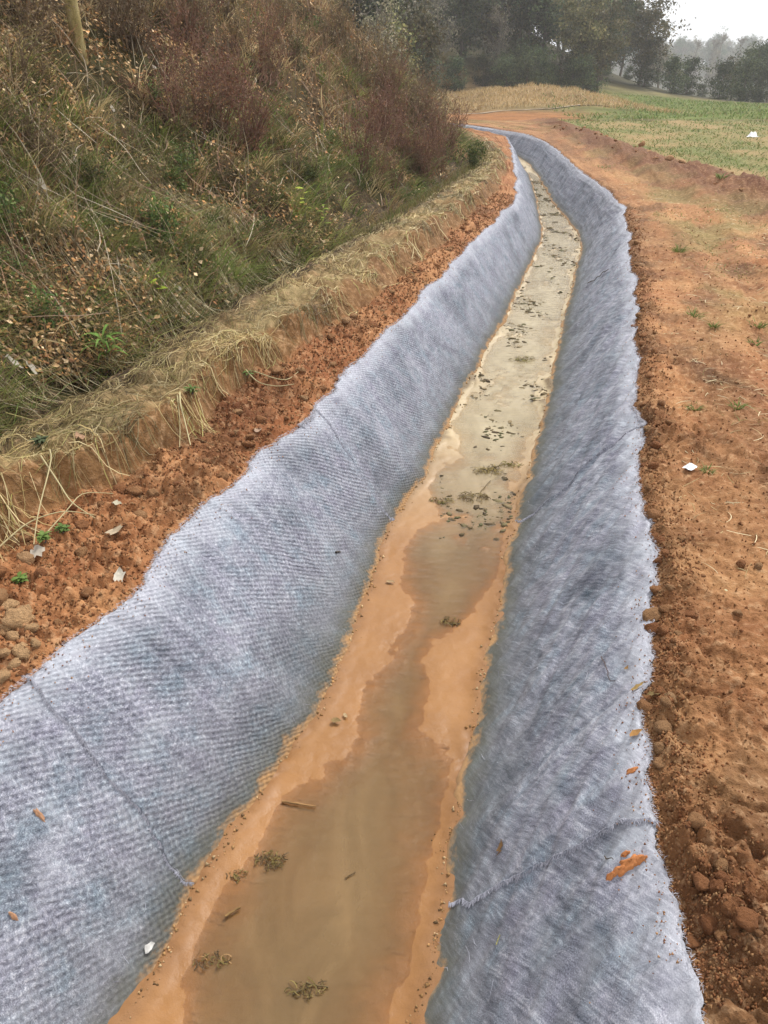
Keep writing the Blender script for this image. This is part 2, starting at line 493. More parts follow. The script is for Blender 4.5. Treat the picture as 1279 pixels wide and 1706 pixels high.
def mat_far():
    t = NT('far_meadow_ground'); o = t.coord()
    n1 = t.noise(o, .6, 5, .6); n2 = t.noise(o, 6, 5, .65)
    c = t.attr('col')
    c = t.mix(c, t.ramp(n1, [(.3, (.6, .6, .6)), (.6, (1, 1, 1))]), 1.0, 'MULTIPLY')
    c = t.mix(c, t.ramp(n2, [(.3, (.6, .58, .55)), (.6, (1, 1, 1))]), 1.0, 'MULTIPLY')
    return t.done(c, .95, .1, t.bump(n2, .05, .6))
M_FAR = mat_far()

def mat_cloth():
    t = NT('grey_geotextile_felt'); uv = t.coord('UV')
    # uv: x = metres along the ditch, y = metres down the wall (negative on the right wall)
    sep = t.n.new('ShaderNodeSeparateXYZ'); t.put(sep.inputs[0], uv)
    side = t.math('GREATER_THAN', sep.outputs[1], 0.0)                 # 1 = left wall
    down = t.math('ABSOLUTE', sep.outputs[1])
    big = t.noise(uv, 1.7, 4, .6); mid = t.noise(uv, 7, 5, .65)
    fibL = t.noise(uv, 95, 4, .7)
    fibR = t.noise(t.mapping(t.mapping(uv, (1, 1, 1), (0, 0, .72)), (12, 120, 1)), 1, 5, .68, 0.0)
    fibR2 = t.noise(t.mapping(t.mapping(uv, (1, 1, 1), (0, 0, .55)), (4, 34, 1)), 1, 4, .6, .1)
    fine = t.noise(uv, 240, 3, .75)
    blot = t.noise(uv, 34, 4, .65)
    fibs = t.mix(t.mix(blot, fibL, .6), t.mix(fibR, fibR2, .45), t.math('SUBTRACT', 1.0, side))
    f = t.math('ADD', t.math('MULTIPLY', fibs, .58), t.math('MULTIPLY', fine, .42))
    c = t.ramp(f, [(.35, (.036, .040, .052)), (.44, (.148, .156, .190)), (.53, (.285, .295, .345)), (.65, (.72, .73, .78))])
    hue = t.ramp(mid, [(.3, (.80, .98, 1.0)), (.5, (1, 1, 1)), (.7, (1.0, .93, 1.0))])
    c = t.mix(c, hue, .8, 'MULTIPLY')
    c = t.mix(c, t.ramp(big, [(.32, (.52, .55, .56)), (.52, (1, 1, 1))]), .85, 'MULTIPLY')
    cloud = t.noise(t.mapping(uv, (1, 1.6, 1), (0, 0, .4)), 4.5, 5, .7, .6)
    c = t.mix(c, (.60, .62, .66), t.math('MULTIPLY', t.ramp(cloud, [(.50, 0.0), (.74, 1.0)]), .30))
    c = t.mix(c, t.ramp(cloud, [(.30, (.62, .62, .66)), (.46, (1, 1, 1))]), .6, 'MULTIPLY')
    # felt frayed and bleached along the top, dampness, painted-in shade and silt stain near the bed
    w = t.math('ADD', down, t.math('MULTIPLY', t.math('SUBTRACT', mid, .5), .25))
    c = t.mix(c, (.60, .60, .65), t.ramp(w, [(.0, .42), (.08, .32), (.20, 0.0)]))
    damp_shade = t.ramp(w, [(.50, 0.0), (.95, 1.0)])
    c = t.mix(c, (.075, .080, .072), t.math('MULTIPLY', damp_shade, t.math('SUBTRACT', .86, t.math('MULTIPLY', side, .16))))
    rel = t.attr('rel', 'Fac')
    rs = t.math('ADD', rel, t.math('MULTIPLY', t.math('SUBTRACT', t.noise(uv, 11, 5, .7), .5), .22))
    c = t.mix(c, (.085, .078, .050), t.math('MULTIPLY', t.ramp(rs, [(.82, 0.0), (.95, 1.0)]), .65))
    c = t.mix(c, (.40, .22, .09), t.math('MULTIPLY', t.ramp(rs, [(.95, 0.0), (1.0, 1.0)]), .8))
    # needle-punched quilting: rows of dimples on the left wall
    wob = t.noise(uv, 5, 2, .5)
    uvw = t.n.new('ShaderNodeVectorMath'); uvw.operation = 'MULTIPLY_ADD'
    t.put(uvw.inputs[0], wob); uvw.inputs[1].default_value = (.012, .012, 0); t.put(uvw.inputs[2], uv)
    sp = t.n.new('ShaderNodeSeparateXYZ'); t.put(sp.inputs[0], t.mapping(uvw.outputs[0], (1, 1, 1), (0, 0, .10)))
    sx = t.math('SINE', t.math('MULTIPLY', sp.outputs[0], 6.283 / .034)); sy = t.math('SINE', t.math('MULTIPLY', sp.outputs[1], 6.283 / .031))
    dim = t.math('ADD', t.math('MULTIPLY', t.math('MULTIPLY', sx, sy), .5), .5)
    dmask = t.ramp(t.noise(uv, 3.1, 3, .5), [(.30, .25), (.60, 1.0)])
    dimh = t.math('MULTIPLY', t.math('MULTIPLY', dim, dmask), t.math('ADD', t.math('MULTIPLY', side, .8), .2))
    b = t.bump(dimh, .006, .9)
    b = t.bump(t.math('MULTIPLY', fibs, 1.0), .0025, .6, b)
    b = t.bump(fine, .002, .8, b)
    pits = t.ramp(dim, [(.12, (.58, .58, .62)), (.50, (1, 1, 1))])
    c = t.mix(c, pits, t.math('MULTIPLY', t.math('MULTIPLY', side, dmask), .62), 'MULTIPLY')
    t.p.inputs['Sheen Weight'].default_value = .04
    t.p.inputs['Sheen Roughness'].default_value = .6
    return t.done(c, .95, .12, b)
M_CLOTH = mat_cloth()

def mat_vcol(name, transl=.25, rough=.75, vary=0.0):
    t = NT(name); c = t.attr('col')
    if vary:
        oi = t.n.new('ShaderNodeObjectInfo')
        h = t.n.new('ShaderNodeHueSaturation'); t.put(h.inputs['Color'], c)
        t.put(h.inputs['Value'], t.math('ADD', t.math('MULTIPLY', oi.outputs['Random'], vary), 1 - vary / 2))
        t.put(h.inputs['Hue'], t.math('ADD', t.math('MULTIPLY', oi.outputs['Random'], .05), .475))
        c = h.outputs[0]
    t.done(c, rough, .2)
    if transl:
        tr = t.n.new('ShaderNodeBsdfTranslucent'); t.put(tr.inputs[0], c)
        ms = t.n.new('ShaderNodeMixShader'); ms.inputs[0].default_value = transl
        t.l.new(t.p.outputs[0], ms.inputs[1]); t.l.new(tr.outputs[0], ms.inputs[2]); t.l.new(ms.outputs[0], t.out.inputs[0])
    return t.m
M_BLADE = mat_vcol('grass_blades', .25)
M_LEAF = mat_vcol('tree_leaves', .2, .6, .9)
M_LITTER = mat_vcol('dead_leaves', .1, .8)
M_STRAW = mat_vcol('dry_straw', .15, .6)
M_FIBRE = mat_vcol('felt_fibre', .2, .9)
M_BARK = mat_vcol('bark', 0, .9)

def mat_sand():
    t = NT('wet_orange_silt'); o = t.coord()
    n1 = t.noise(o, 4, 5, .6); n2 = t.noise(o, 60, 4, .6); n3 = t.noise(o, 400, 2, .6)
    c = t.attr('col')
    c = t.mix(c, t.ramp(n1, [(.3, (.82, .78, .74)), (.6, (1, 1, 1))]), .8, 'MULTIPLY')
    c = t.mix(c, t.ramp(n3, [(.3, (.80, .78, .76)), (.6, (1, 1, 1))]), .8, 'MULTIPLY')
    b = t.bump(n2, .003, .5); b = t.bump(n3, .0012, .6, b)
    return t.done(c, t.attr('wetr', 'Fac'), .28, b)
M_SAND = mat_sand()

def mat_water():
    t = NT('muddy_water'); o = t.coord()
    dep = t.attr('depth', 'Fac')
    n1 = t.noise(t.mapping(o, (3, 1.2, 1)), 1.6, 5, .6, .8)
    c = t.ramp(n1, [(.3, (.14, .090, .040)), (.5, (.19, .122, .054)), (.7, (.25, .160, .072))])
    c = t.mix(c, t.ramp(n1, [(.3, (.37, .30, .175)), (.6, (.52, .43, .27))]), t.attr('pale', 'Fac'))  # far water: bright sky reflection painted in as a paler silty colour
    tr = t.n.new('ShaderNodeBsdfTransparent'); tr.inputs[0].default_value = (.97, .93, .86, 1)
    df = t.n.new('ShaderNodeBsdfDiffuse'); t.put(df.inputs[0], c)
    fac = t.math('SUBTRACT', 1.0, t.math('POWER', 2.718, t.math('MULTIPLY', dep, -1 / .013)))
    fac = t.math('MULTIPLY', fac, .93)
    ms = t.n.new('ShaderNodeMixShader'); t.put(ms.inputs[0], fac)
    t.l.new(tr.outputs[0], ms.inputs[1]); t.l.new(df.outputs[0], ms.inputs[2])
    gl = t.n.new('ShaderNodeBsdfGlossy'); gl.inputs['Roughness'].default_value = .06
    rp = t.noise(t.mapping(o, (1.0, 2.2, 1)), 9, 3, .5)
    bm = t.bump(rp, .02, .45)
    t.put(gl.inputs['Normal'], bm)
    fr = t.n.new('ShaderNodeFresnel'); fr.inputs[0].default_value = 1.33; t.put(fr.inputs['Normal'], bm)
    m2 = t.n.new('ShaderNodeMixShader'); t.put(m2.inputs[0], fr.outputs[0])
    t.l.new(ms.outputs[0], m2.inputs[1]); t.l.new(gl.outputs[0], m2.inputs[2]); t.l.new(m2.outputs[0], t.out.inputs[0])
    return t.m
M_WATER = mat_water()

def mat_plain(name, col, rough=.8, scale=30, amt=.4, spec=.3, bump=.004):
    t = NT(name); o = t.coord()
    n = t.noise(o, scale, 5, .65)
    lo = tuple(max(0, 1 - amt * 1.3) for _ in range(3))
    c = t.mix(col, t.ramp(n, [(.3, lo), (.62, (1, 1, 1))]), 1.0, 'MULTIPLY')
    return t.done(c, rough, spec, t.bump(n, bump, .7))
def mat_clod():
    t = NT('clay_clod'); o = t.coord(); oi = t.n.new('ShaderNodeObjectInfo')
    n = t.noise(o, 3.2, 6, .7)
    c = t.ramp(oi.outputs['Random'], [(0, (.26, .105, .042)), (.35, (.33, .145, .060)), (.7, (.38, .20, .09)), (1.0, (.44, .26, .13))])
    c = t.mix(c, t.ramp(n, [(.3, (.75, .7, .68)), (.6, (1, 1, 1))]), 1.0, 'MULTIPLY')
    return t.done(c, .9, .2, t.bump(n, .06, .8))
M_CLOD = mat_clod()

# ================================================================== LARGE STRUCTURE
def rows_from(y0, y1, px=1.3, h=CAM_H):
    ys = [y0]; c = px / (771 * h)
    while ys[-1] < y1:
        y = ys[-1]
        ys.append(y + (c * (y * y + h * h) if y > .45 else .012 + .02 * (.45 - min(y, .45))))
    ys[-1] = y1
    return np.array(ys)
Y0, Y1 = -1.6, 46.0

def soil_cols(x, y):
    n = fbm(x * 1.1, y * 1.1, 401, 4); m = fbm(x * 5, y * 5, 405, 3)
    k = np.clip(.5 + .55 * n + .25 * m, 0, 1)[..., None]
    c = np.array([.275, .112, .044]) * (1 - k) + np.array([.43, .225, .098]) * k
    dark = sstep(.10, .75, fbm(x * 1.7 + 9, y * 1.0, 409, 5, .6))[..., None]
    return c * (1 - .42 * dark)

# ---- right: soil verge, track and field
ys = rows_from(Y0, Y1)
u = np.linspace(0, 1, 300)
wid = 0.75 + 0.56 * np.maximum(ys, 0)
offs = -0.14 + (wid[:, None] + .14) * u[None, :] ** 1.12
tail = np.array([1.15, 1.4, 1.9, 3.0, 6.0]) * wid[:, None] + np.array([.3, 1, 3, 8, 40])
offs = np.concatenate([offs, tail], 1)
X = fR(ys)[:, None] + offs; Y = np.repeat(ys[:, None], X.shape[1], 1)
Z = ground_right(X, Y)
c = soil_cols(X, Y)
d = X - fR(Y)
rd = X - fRidge(Y) + 0.3 * perlin(Y * .35, Y * 0 + 8, 222)
ridge = np.exp(-(rd / 0.9) ** 2)[..., None]
band = (fbm((X - fR(Y)) * 2.6, Y * .22, 415, 4) * sstep(2.5, 5, Y))[..., None]
c = c * np.clip(.90 + .42 * band, .55, 1.2)
edgeband = (np.exp(-(np.maximum(d, 0) / .22) ** 2))[..., None]
c = c * (1 - .22 * edgeband * np.clip(.8 + fbm(X * 3, Y * 3, 428, 3), 0, 1.3)[..., None])
strawy = (sstep(.0, .7, fbm(X * 1.2 + 4, Y * .5, 420, 4)) * sstep(2.2, 4.5, Y) * sstep(.25, .7, d))[..., None]
c = c * (1 - .55 * strawy) + .55 * strawy * np.array([.40, .27, .11])
wear = (np.exp(-((X - fRidge(Y) + 1.6) / .45) ** 2) * sstep(4, 9, Y) * (.6 + .6 * perlin(X * .8, Y * .4, 423)))[..., None]
c = c * (1 - .6 * np.clip(wear, 0, 1)) + .6 * np.clip(wear, 0, 1) * np.array([.52, .27, .115])
moss = (sstep(-.05, .5, fbm(X * .9 - 4, Y * .6, 426, 4)) * sstep(3.5, 7, Y) * sstep(.3, .9, d))[..., None]
c = c * (1 - .7 * moss) + .7 * moss * np.array([.20, .165, .055])
c = c * (1 - .85 * ridge) + .85 * ridge * np.array([.135, .052, .024])
fld = (sstep(.2, 1.1, rd + .35 * fbm(X * .8, Y * .5, 430, 4)))[..., None]
g = np.clip(.5 + .8 * fbm(X * .5, Y * .3, 432, 4), 0, 1)[..., None]
field_c = np.array([.29, .20, .08]) * (1 - g) + np.array([.145, .165, .045]) * g
c = c * (1 - fld) + fld * field_c
ground = mesh_np('ground', np.stack([X, Y, Z], -1), grid_faces(*X.shape), M_SOIL, cols=c.reshape(-1, 3), kind='structure')

# ---- left: soil strip, straw-covered bank and the gully behind it
u = np.concatenate([np.linspace(-.14, 0, 4)[:-1]])
segs = []
l, f, b2, b1, t = fL(ys), fF(ys), fB2(ys), fB1(ys), fT(ys)
def seg(a, b, n, first=False):
    k = np.linspace(0, 1, n)
    if not first: k = k[1:]
    return a[:, None] + (b - a)[:, None] * k[None]
X = np.concatenate([seg(l + .14, l, 4, True), seg(l, f, 80), seg(f, b2, 34), seg(b2, b1, 24), seg(b1, t, 18), seg(t, t - .5, 6)], 1)
Y = np.repeat(ys[:, None], X.shape[1], 1)
Z = ground_left(X, Y); Z[:, -5:] -= np.linspace(.01, .06, 5)
c = soil_cols(X, Y) * np.array([.98, .92, .90])
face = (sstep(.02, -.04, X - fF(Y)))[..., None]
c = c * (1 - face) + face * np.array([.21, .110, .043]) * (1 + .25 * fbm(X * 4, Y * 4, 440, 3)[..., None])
thatch = (sstep(.0, -.06, X - fB2(Y)) * np.clip(.75 + .5 * fbm(X * 3, Y * 3, 444, 3), 0, 1))[..., None]
c = c * (1 - thatch) + thatch * np.array([.30, .225, .105])
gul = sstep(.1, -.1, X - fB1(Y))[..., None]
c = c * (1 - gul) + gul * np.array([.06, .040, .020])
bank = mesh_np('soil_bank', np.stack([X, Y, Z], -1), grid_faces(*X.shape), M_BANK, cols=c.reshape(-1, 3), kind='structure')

# ---- left: the hillside
hy = np.concatenate([np.arange(Y0 - 1, 12, .07), np.arange(12, 30, .15), np.arange(30, 60, .5)])
hd = np.concatenate([np.arange(-.15, 6, .08), np.arange(6, 14, .2), np.arange(14, 40, 1.0)])
Y, D = np.meshgrid(hy, hd, indexing='ij')
X = fT(Y) - D
Z = slope_z(D, Y) + .05 * fbm(X * 2.5, Y * 2.5, 450, 3)
hill = mesh_np('hillside', np.stack([X, Y, Z], -1), grid_faces(*X.shape), M_HILL, kind='structure')

# ---- beyond the ditch: fields, spur and ridge
fy = np.concatenate([[45.9], np.arange(46, 90, .6), np.arange(90, 200, 3), np.arange(200, 600, 10), [700, 1000]])
fx = np.concatenate([[-500, -300, -200], np.arange(-140, -30, 5), np.arange(-30, 60, .7), np.arange(60, 200, 5), [240, 320, 500]])
Y, X = np.meshgrid(fy, fx, indexing='ij')
Z = ground_right(X, Y, False)
Z = np.where(X < fR(np.minimum(Y, 59)), np.maximum(far_z(X, Y), 0.0), Z)
Z[0] = -1.4
n = fbm(X * .3, Y * .3, 460, 4)
c = np.zeros(X.shape + (3,)) + np.array([.20, .17, .075]) * (1 + .4 * n[..., None])
crop = (sstep(9.0, 16.5, X + 1.5 * n - (Y - 46) * .05) * sstep(47, 50, Y + 2 * n) * (1 - sstep(80, 90, Y)))[..., None]
red = (sstep(12, 9, X - (Y - 46) * .25 + n) * sstep(2, 4.5, X) * (1 - sstep(54, 60, Y + .2 * (X - 6))))[..., None]
tan = (sstep(3, 6, X) * (1 - sstep(17, 24, X)) * sstep(57, 60, Y) * (1 - sstep(80, 90, Y)))[..., None]
wood = (sstep(88, 96, Y))[..., None]
c = c * (1 - crop) + crop * np.array([.15, .185, .045])
c = c * (1 - red) + red * np.array([.36, .165, .065])
c = c * (1 - tan) + tan * np.array([.36, .24, .11])
c = c * (1 - wood) + wood * np.array([.075, .07, .04])
left = (sstep(3, 0, X))[..., None]
c = c * (1 - left) + left * np.array([.06, .055, .028])
mead = mesh_np('meadow', np.stack([X, Y, Z], -1), grid_faces(*X.shape), M_FAR, cols=c.reshape(-1, 3), kind='structure')

# ---- pale concrete track crossing beyond the ditch
px = np.linspace(4.8, 16, 40); py = 55.5 + 0.35 * (px - 4.8) + .2 * np.sin(px * .6)
V, F = ribbons(np.stack([px, py, ground_right(px, py, False) + .05], -1)[None] - np.array([0, 0, .03]), np.full((1, 40), .28), np.array([[-.33, .94, 0]]))
path = mesh_np('path', V, F, mat_plain('pale_concrete', (.38, .29, .20), .9, 3, .25), kind='structure')

# ---- silt on the ditch floor and the muddy water over it
ys = rows_from(Y0, 46.0, 1.35, CAM_H - BED)
k = np.linspace(0, 1, 84)
bl, br = fBL(ys) - .07, fBR(ys) + .07
X = bl[:, None] + (br - bl)[:, None] * k[None]; Y = np.repeat(ys[:, None], 84, 1)
Z = sand_z(X, Y)
n = fbm(X * 2.2, Y * 1.3, 470, 4)[..., None]
c = np.array([.315, .152, .050]) * (1 + .12 * n)
rim = np.exp(-(np.minimum(X - fBL(Y), fBR(Y) - X).clip(0) / .04) ** 2)[..., None]
c = c * (1 - .7 * rim) + .7 * rim * np.array([.24, .12, .05])
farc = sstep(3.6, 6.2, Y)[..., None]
c = c * (1 - farc) + farc * (np.array([.46, .365, .22]) * (1 + .2 * n))  # far silt lightened too, sky glare put into its colour
lump = sstep(.008, .022, Z - WATER)[..., None] * farc
c = c * (1 - .8 * lump) + .8 * lump * np.array([.13, .085, .04])
spot = np.exp(-(((X - .27) / .07) ** 2 + ((Y - 3.62) / .18) ** 2))[..., None]
c = c * (1 - .7 * spot) + .7 * spot * np.array([.24, .10, .022])
wetr = .30 + .35 * sstep(.002, .012, Z - WATER)
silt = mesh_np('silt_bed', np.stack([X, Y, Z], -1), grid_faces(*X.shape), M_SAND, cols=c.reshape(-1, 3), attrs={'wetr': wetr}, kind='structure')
dep = np.maximum(WATER - Z, 0)
Zw = np.full(X.shape, WATER) + .0006 * fbm(X * 5, Y * 5, 480, 2)
pale = sstep(3.2, 6.0, Y)  # how far the painted sky glare lightens the water, by distance
ri, ci = np.r_[0:len(ys) - 1:2, len(ys) - 1], np.r_[0:82:2, 83]
sel = np.ix_(ri, ci)
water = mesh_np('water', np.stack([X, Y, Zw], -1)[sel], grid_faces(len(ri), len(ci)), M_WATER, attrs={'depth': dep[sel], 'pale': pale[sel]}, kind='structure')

# ================================================================== GEOTEXTILE SHEETS
def cloth_sheet(ya, yb, lift, label, near_end, far_end):
    """one felt sheet laid across the ditch: down the left wall, under the silt, up the right wall.
       ya, yb give the seam position from the left edge (first) to the right edge (second)"""
    base = rows_from(min(ya), max(yb))
    rr = (base - base[0]) / (base[-1] - base[0])
    nw = 96
    q = np.linspace(0, 1.12, nw) ** 1.0
    cols_u = np.concatenate([q, np.linspace(1.12, 1.12, 4), q[::-1]])
    nc = len(cols_u); left = np.arange(nc) < nw + 2
    cu = np.linspace(0, 1, nc)
    sw = .028 * perlin(cu * 9, cu * 0, int(abs(ya[0]) * 31) + 5) + .012 * perlin(cu * 40, cu * 0, 8)
    a = ya[0] + (ya[1] - ya[0]) * cu + sw * near_end
    sw2 = .035 * perlin(cu * 7, cu * 0, int(abs(yb[0]) * 31) + 5) + .02 * perlin(cu * 25, cu * 0, 8)
    b = yb[0] + (yb[1] - yb[0]) * cu + sw2 * far_end
    Y = a[None] + (b - a)[None] * rr[:, None]
    l, r, bl, br = fL(Y), fR(Y), fBL(Y), fBR(Y)
    U = np.repeat(cols_u[None], len(rr), 0)
    XL = l + (bl - l) * U; XR = r - (r - br) * U
    X = np.where(left[None], XL, XR)
    for kk in range(nw, nw + 4):                       # the floor, under the silt
        fr = (kk - nw + 1) / 5
        X[:, kk] = XL[:, nw - 1] * (1 - fr) + XR[:, nw + 4] * fr
    sl, sr = np.clip(l - .9, -9, 99), r
    zl = BED * wall_shape(np.clip(U, 0, 1)) - 1.0 * np.clip(U - 1, 0, 1)
    disp = np.where(left[None], cloth_disp(X, Y, True), cloth_disp(X, Y, False)) * sstep(0, .1, U) * (1 - sstep(1.0, 1.1, U))
    disp = disp + .010 * perlin(Y * 9, X * 9, 505) * np.exp(-(U / .05) ** 2)
    wid = np.where(left[None], bl - l, r - br)
    slope = .75
    sgn = np.where(left[None], 1., -1.)
    X = X + sgn * disp * slope * .6
    Z = zl + disp * .8 + .012 + lift
    if near_end:                                       # the cut edge lies proud on the sheet before it
        dist_e = Y - a[None]
        Z += (.002 + .006 * np.clip(perlin(cu[None] * 14, Y * 0, 71) + .3, 0, 1)) * np.exp(-(dist_e / .04) ** 2)
        Z[0] -= lift + .006
    e = np.clip(1 - U / .02, 0, 1)
    Z -= .012 * e
    sdist = np.hypot(wid, .7) * U
    uvu = Y; uvv = np.where(left[None], sdist + .001, -sdist - .001)
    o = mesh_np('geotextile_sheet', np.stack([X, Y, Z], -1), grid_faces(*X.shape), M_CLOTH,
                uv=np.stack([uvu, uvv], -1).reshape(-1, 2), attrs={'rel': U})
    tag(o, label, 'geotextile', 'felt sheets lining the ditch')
    # --- frayed fibres along both long edges
    y0, y1 = float(a.min()), float(b.max())
    P, D_, LN, WD, CC = [], [], [], [], []
    for side in (-1, 1):
        n = int(np.clip((min(y1, 9) - max(y0, .4)) * 1000, 300, 5000)) + (5000 if y1 > 9 else 0)
        yy = max(y0, -.5) + (y1 - max(y0, -.5)) * rng.random(n) ** (2.6 if y1 > 9 else 1.0)
        inward = np.abs(rng.normal(size=n)) * .010 * (1 + yy * .06)
        xx = (fL(yy) + inward) if side < 0 else (fR(yy) - inward)
        ang = rng.normal(size=n) * .75
        dx, dy = side * np.cos(ang), np.sin(ang)
        ln = rng.uniform(.004, .012, n) * (1 + .10 * yy)
        wd = rng.uniform(.0002, .00045, n) * (1 + .40 * np.maximum(yy, 0))
        z0 = cloth_z(xx, yy) + .002 + lift
        up = rng.uniform(-.15, .45, n)
        p0 = np.stack([xx, yy, z0], -1); dv = np.stack([dx, dy, up], -1)
        p1 = p0 + dv * ln[:, None] * .5
        p2 = p1 + (dv + np.stack([rng.normal(size=n) * .4, rng.normal(size=n) * .4, -.5 * np.ones(n)], -1)) * ln[:, None] * .5
        P.append(np.stack([p0, p1, p2], 1)); WD.append(np.stack([wd, wd * .8, wd * .25], 1))
        D_.append(unit(np.stack([-dy, dx, rng.normal(size=n) * .5], -1)))
        CC.append(np.array([.50, .50, .55]) * rng.uniform(.6, 1.25, (n, 1)))
    if near_end:                                       # and along the overlapping cut edge
        n = 2600; ci = rng.random(n) * (nc - 1); c0 = ci.astype(int); fr_ = (ci - c0)[:, None]
        G = np.stack([X, Y, Z], -1)[1]
        p0 = G[c0] * (1 - fr_) + G[np.minimum(c0 + 1, nc - 1)] * fr_ + np.array([0, .004, .001])
        ang = -np.pi / 2 + rng.normal(size=n) * .7; ln = rng.uniform(.006, .020, n)
        dv = np.stack([np.cos(ang), np.sin(ang), np.zeros(n)], -1) * ln[:, None]
        p1, p2 = p0 + dv * .5, p0 + dv
        p1[:, 2] = cloth_z(p1[:, 0], p1[:, 1]) + lift * .8 + .003; p2[:, 2] = cloth_z(p2[:, 0], p2[:, 1]) + lift * .3 + .002
        P.append(np.stack([p0, p1, p2], 1)); wd = rng.uniform(.0004, .0010, n) * (1 + .2 * ya[0]); WD.append(np.stack([wd, wd * .8, wd * .3], 1))
        D_.append(unit(np.stack([-np.sin(ang), np.cos(ang), np.zeros(n)], -1))); CC.append(np.array([.42, .42, .48]) * rng.uniform(.5, 1.3, (n, 1)))
    V, F = ribbons(np.concatenate(P), np.concatenate(WD), np.concatenate(D_))
    mesh_np('frayed_edge', V, F, M_FIBRE, cols=rep(np.concatenate(CC), 6), parent=o, kind='stuff')
    # --- loose fibres lying on the felt
    P, D_, WD, CC = [], [], [], []
    for side, dens in ((-1, 20), (1, 40)):
        n = int(dens * (min(y1, 6) - max(y0, .4))) if y1 < 9 else int(dens * 3.2)
        yy = max(y0, .3) + (y1 - max(y0, .3)) * rng.random(n) ** (2.8 if y1 > 9 else 1.0)
        q = rng.uniform(.01, .98, n)
        xx = fL(yy) + (fBL(yy) - fL(yy)) * q if side < 0 else fR(yy) - (fR(yy) - fBR(yy)) * q
        if side > 0:
            ang = math.radians(122) + rng.normal(size=n) * .28 - .6 * (1 - q) ** 2       # slanting comb of the right wall
            ln = rng.uniform(.02, .075, n)
        else:
            ang = rng.uniform(0, np.pi, n); ln = rng.uniform(.008, .03, n)
        ln = ln * (1 + .07 * yy)
        cv = rng.normal(size=n) * .25
        pts = []
        for tt, dc in ((-.5, -1), (0., 0), (.5, 1)):
            x_ = xx + np.cos(ang + cv * dc) * ln * tt; y_ = yy + np.sin(ang + cv * dc) * ln * tt
            pts.append(np.stack([x_, y_, cloth_z(x_, y_) + lift + .0015 + .0015 * (tt == 0) + np.maximum(yy, 0) * .0004], -1))
        P.append(np.stack(pts, 1))
        wd = rng.uniform(.0002, .00042, n) * (1 + .36 * np.maximum(yy, 0)); WD.append(np.stack([wd * .5, wd, wd * .5], 1))
        D_.append(unit(np.stack([-np.sin(ang), np.cos(ang), np.zeros(n)], -1)))
        w = rng.random((n, 1))
        CC.append(np.where(w < .72, np.array([[.52, .52, .60]]), np.array([[.16, .16, .21]])) * rng.uniform(.6, 1.2, (n, 1)))
    V, F = ribbons(np.concatenate(P), np.concatenate(WD), np.concatenate(D_))
    mesh_np('loose_fibre', V, F, M_FIBRE, cols=rep(np.concatenate(CC), 6), parent=o, kind='stuff')
    return o
S1L, S1R, S2L, S2R = 1.93, 1.36, 4.27, 4.05
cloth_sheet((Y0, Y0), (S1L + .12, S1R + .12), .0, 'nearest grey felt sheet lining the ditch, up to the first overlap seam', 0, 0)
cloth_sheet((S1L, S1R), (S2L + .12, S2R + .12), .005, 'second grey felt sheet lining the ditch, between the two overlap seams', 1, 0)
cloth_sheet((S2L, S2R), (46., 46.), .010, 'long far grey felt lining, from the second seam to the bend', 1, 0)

# ================================================================== PLANTS ON THE HILLSIDE
def slope_pts(n, y0, y1, p=1.0, dmax=9.0, dmin=0.0, dpow=1.0):
    """points on the hillside, thicker near the viewer"""
    yy = y0 * (y1 / y0) ** (rng.random(n) ** p)
    top = np.minimum(dmax, fT(yy) + .50 * yy + 1.6)
    dd = dmin + (np.maximum(top, .5) - dmin) * rng.random(n) ** dpow
    xx = fT(yy) - dd
    return xx, yy, dd
def hz(x, y):
    d = fT(y) - x
    return slope_z(d, y) + .05 * fbm(x * 2.5, y * 2.5, 450, 3)

def blades(name, x, y, z, h, w, lean, leandir, droop, cols, mat, parent=None, k=3, kind='stuff', jit=.0):
    n = len(x)
    t = np.linspace(0, 1, k)[None, :]
    az = leandir
    hor = (lean[:, None] * t + droop[:, None] * t ** 2.2) * h[:, None]
    ver = h[:, None] * (t - .55 * droop[:, None] * t ** 2.4)
    C = np.stack([x[:, None] + np.cos(az)[:, None] * hor, y[:, None] + np.sin(az)[:, None] * hor, z[:, None] - .01 + ver], -1)
    W = w[:, None] * np.array([.8, 1.0, .8, .15] if k == 4 else [.85, 1.0, .12])[None]
    ra = rng.uniform(0, np.pi, n)
    S = np.stack([np.cos(ra), np.sin(ra), np.zeros(n)], -1)
    V, F = ribbons(C, W, S)
    return mesh_np(name, V, F, mat, cols=rep(cols, 2 * k), parent=parent, kind=kind)

def pick(pal, n, v=.3):
    pal = np.array(pal)
    return pal[rng.integers(0, len(pal), n)] * rng.uniform(1 - v, 1 + v, (n, 1))

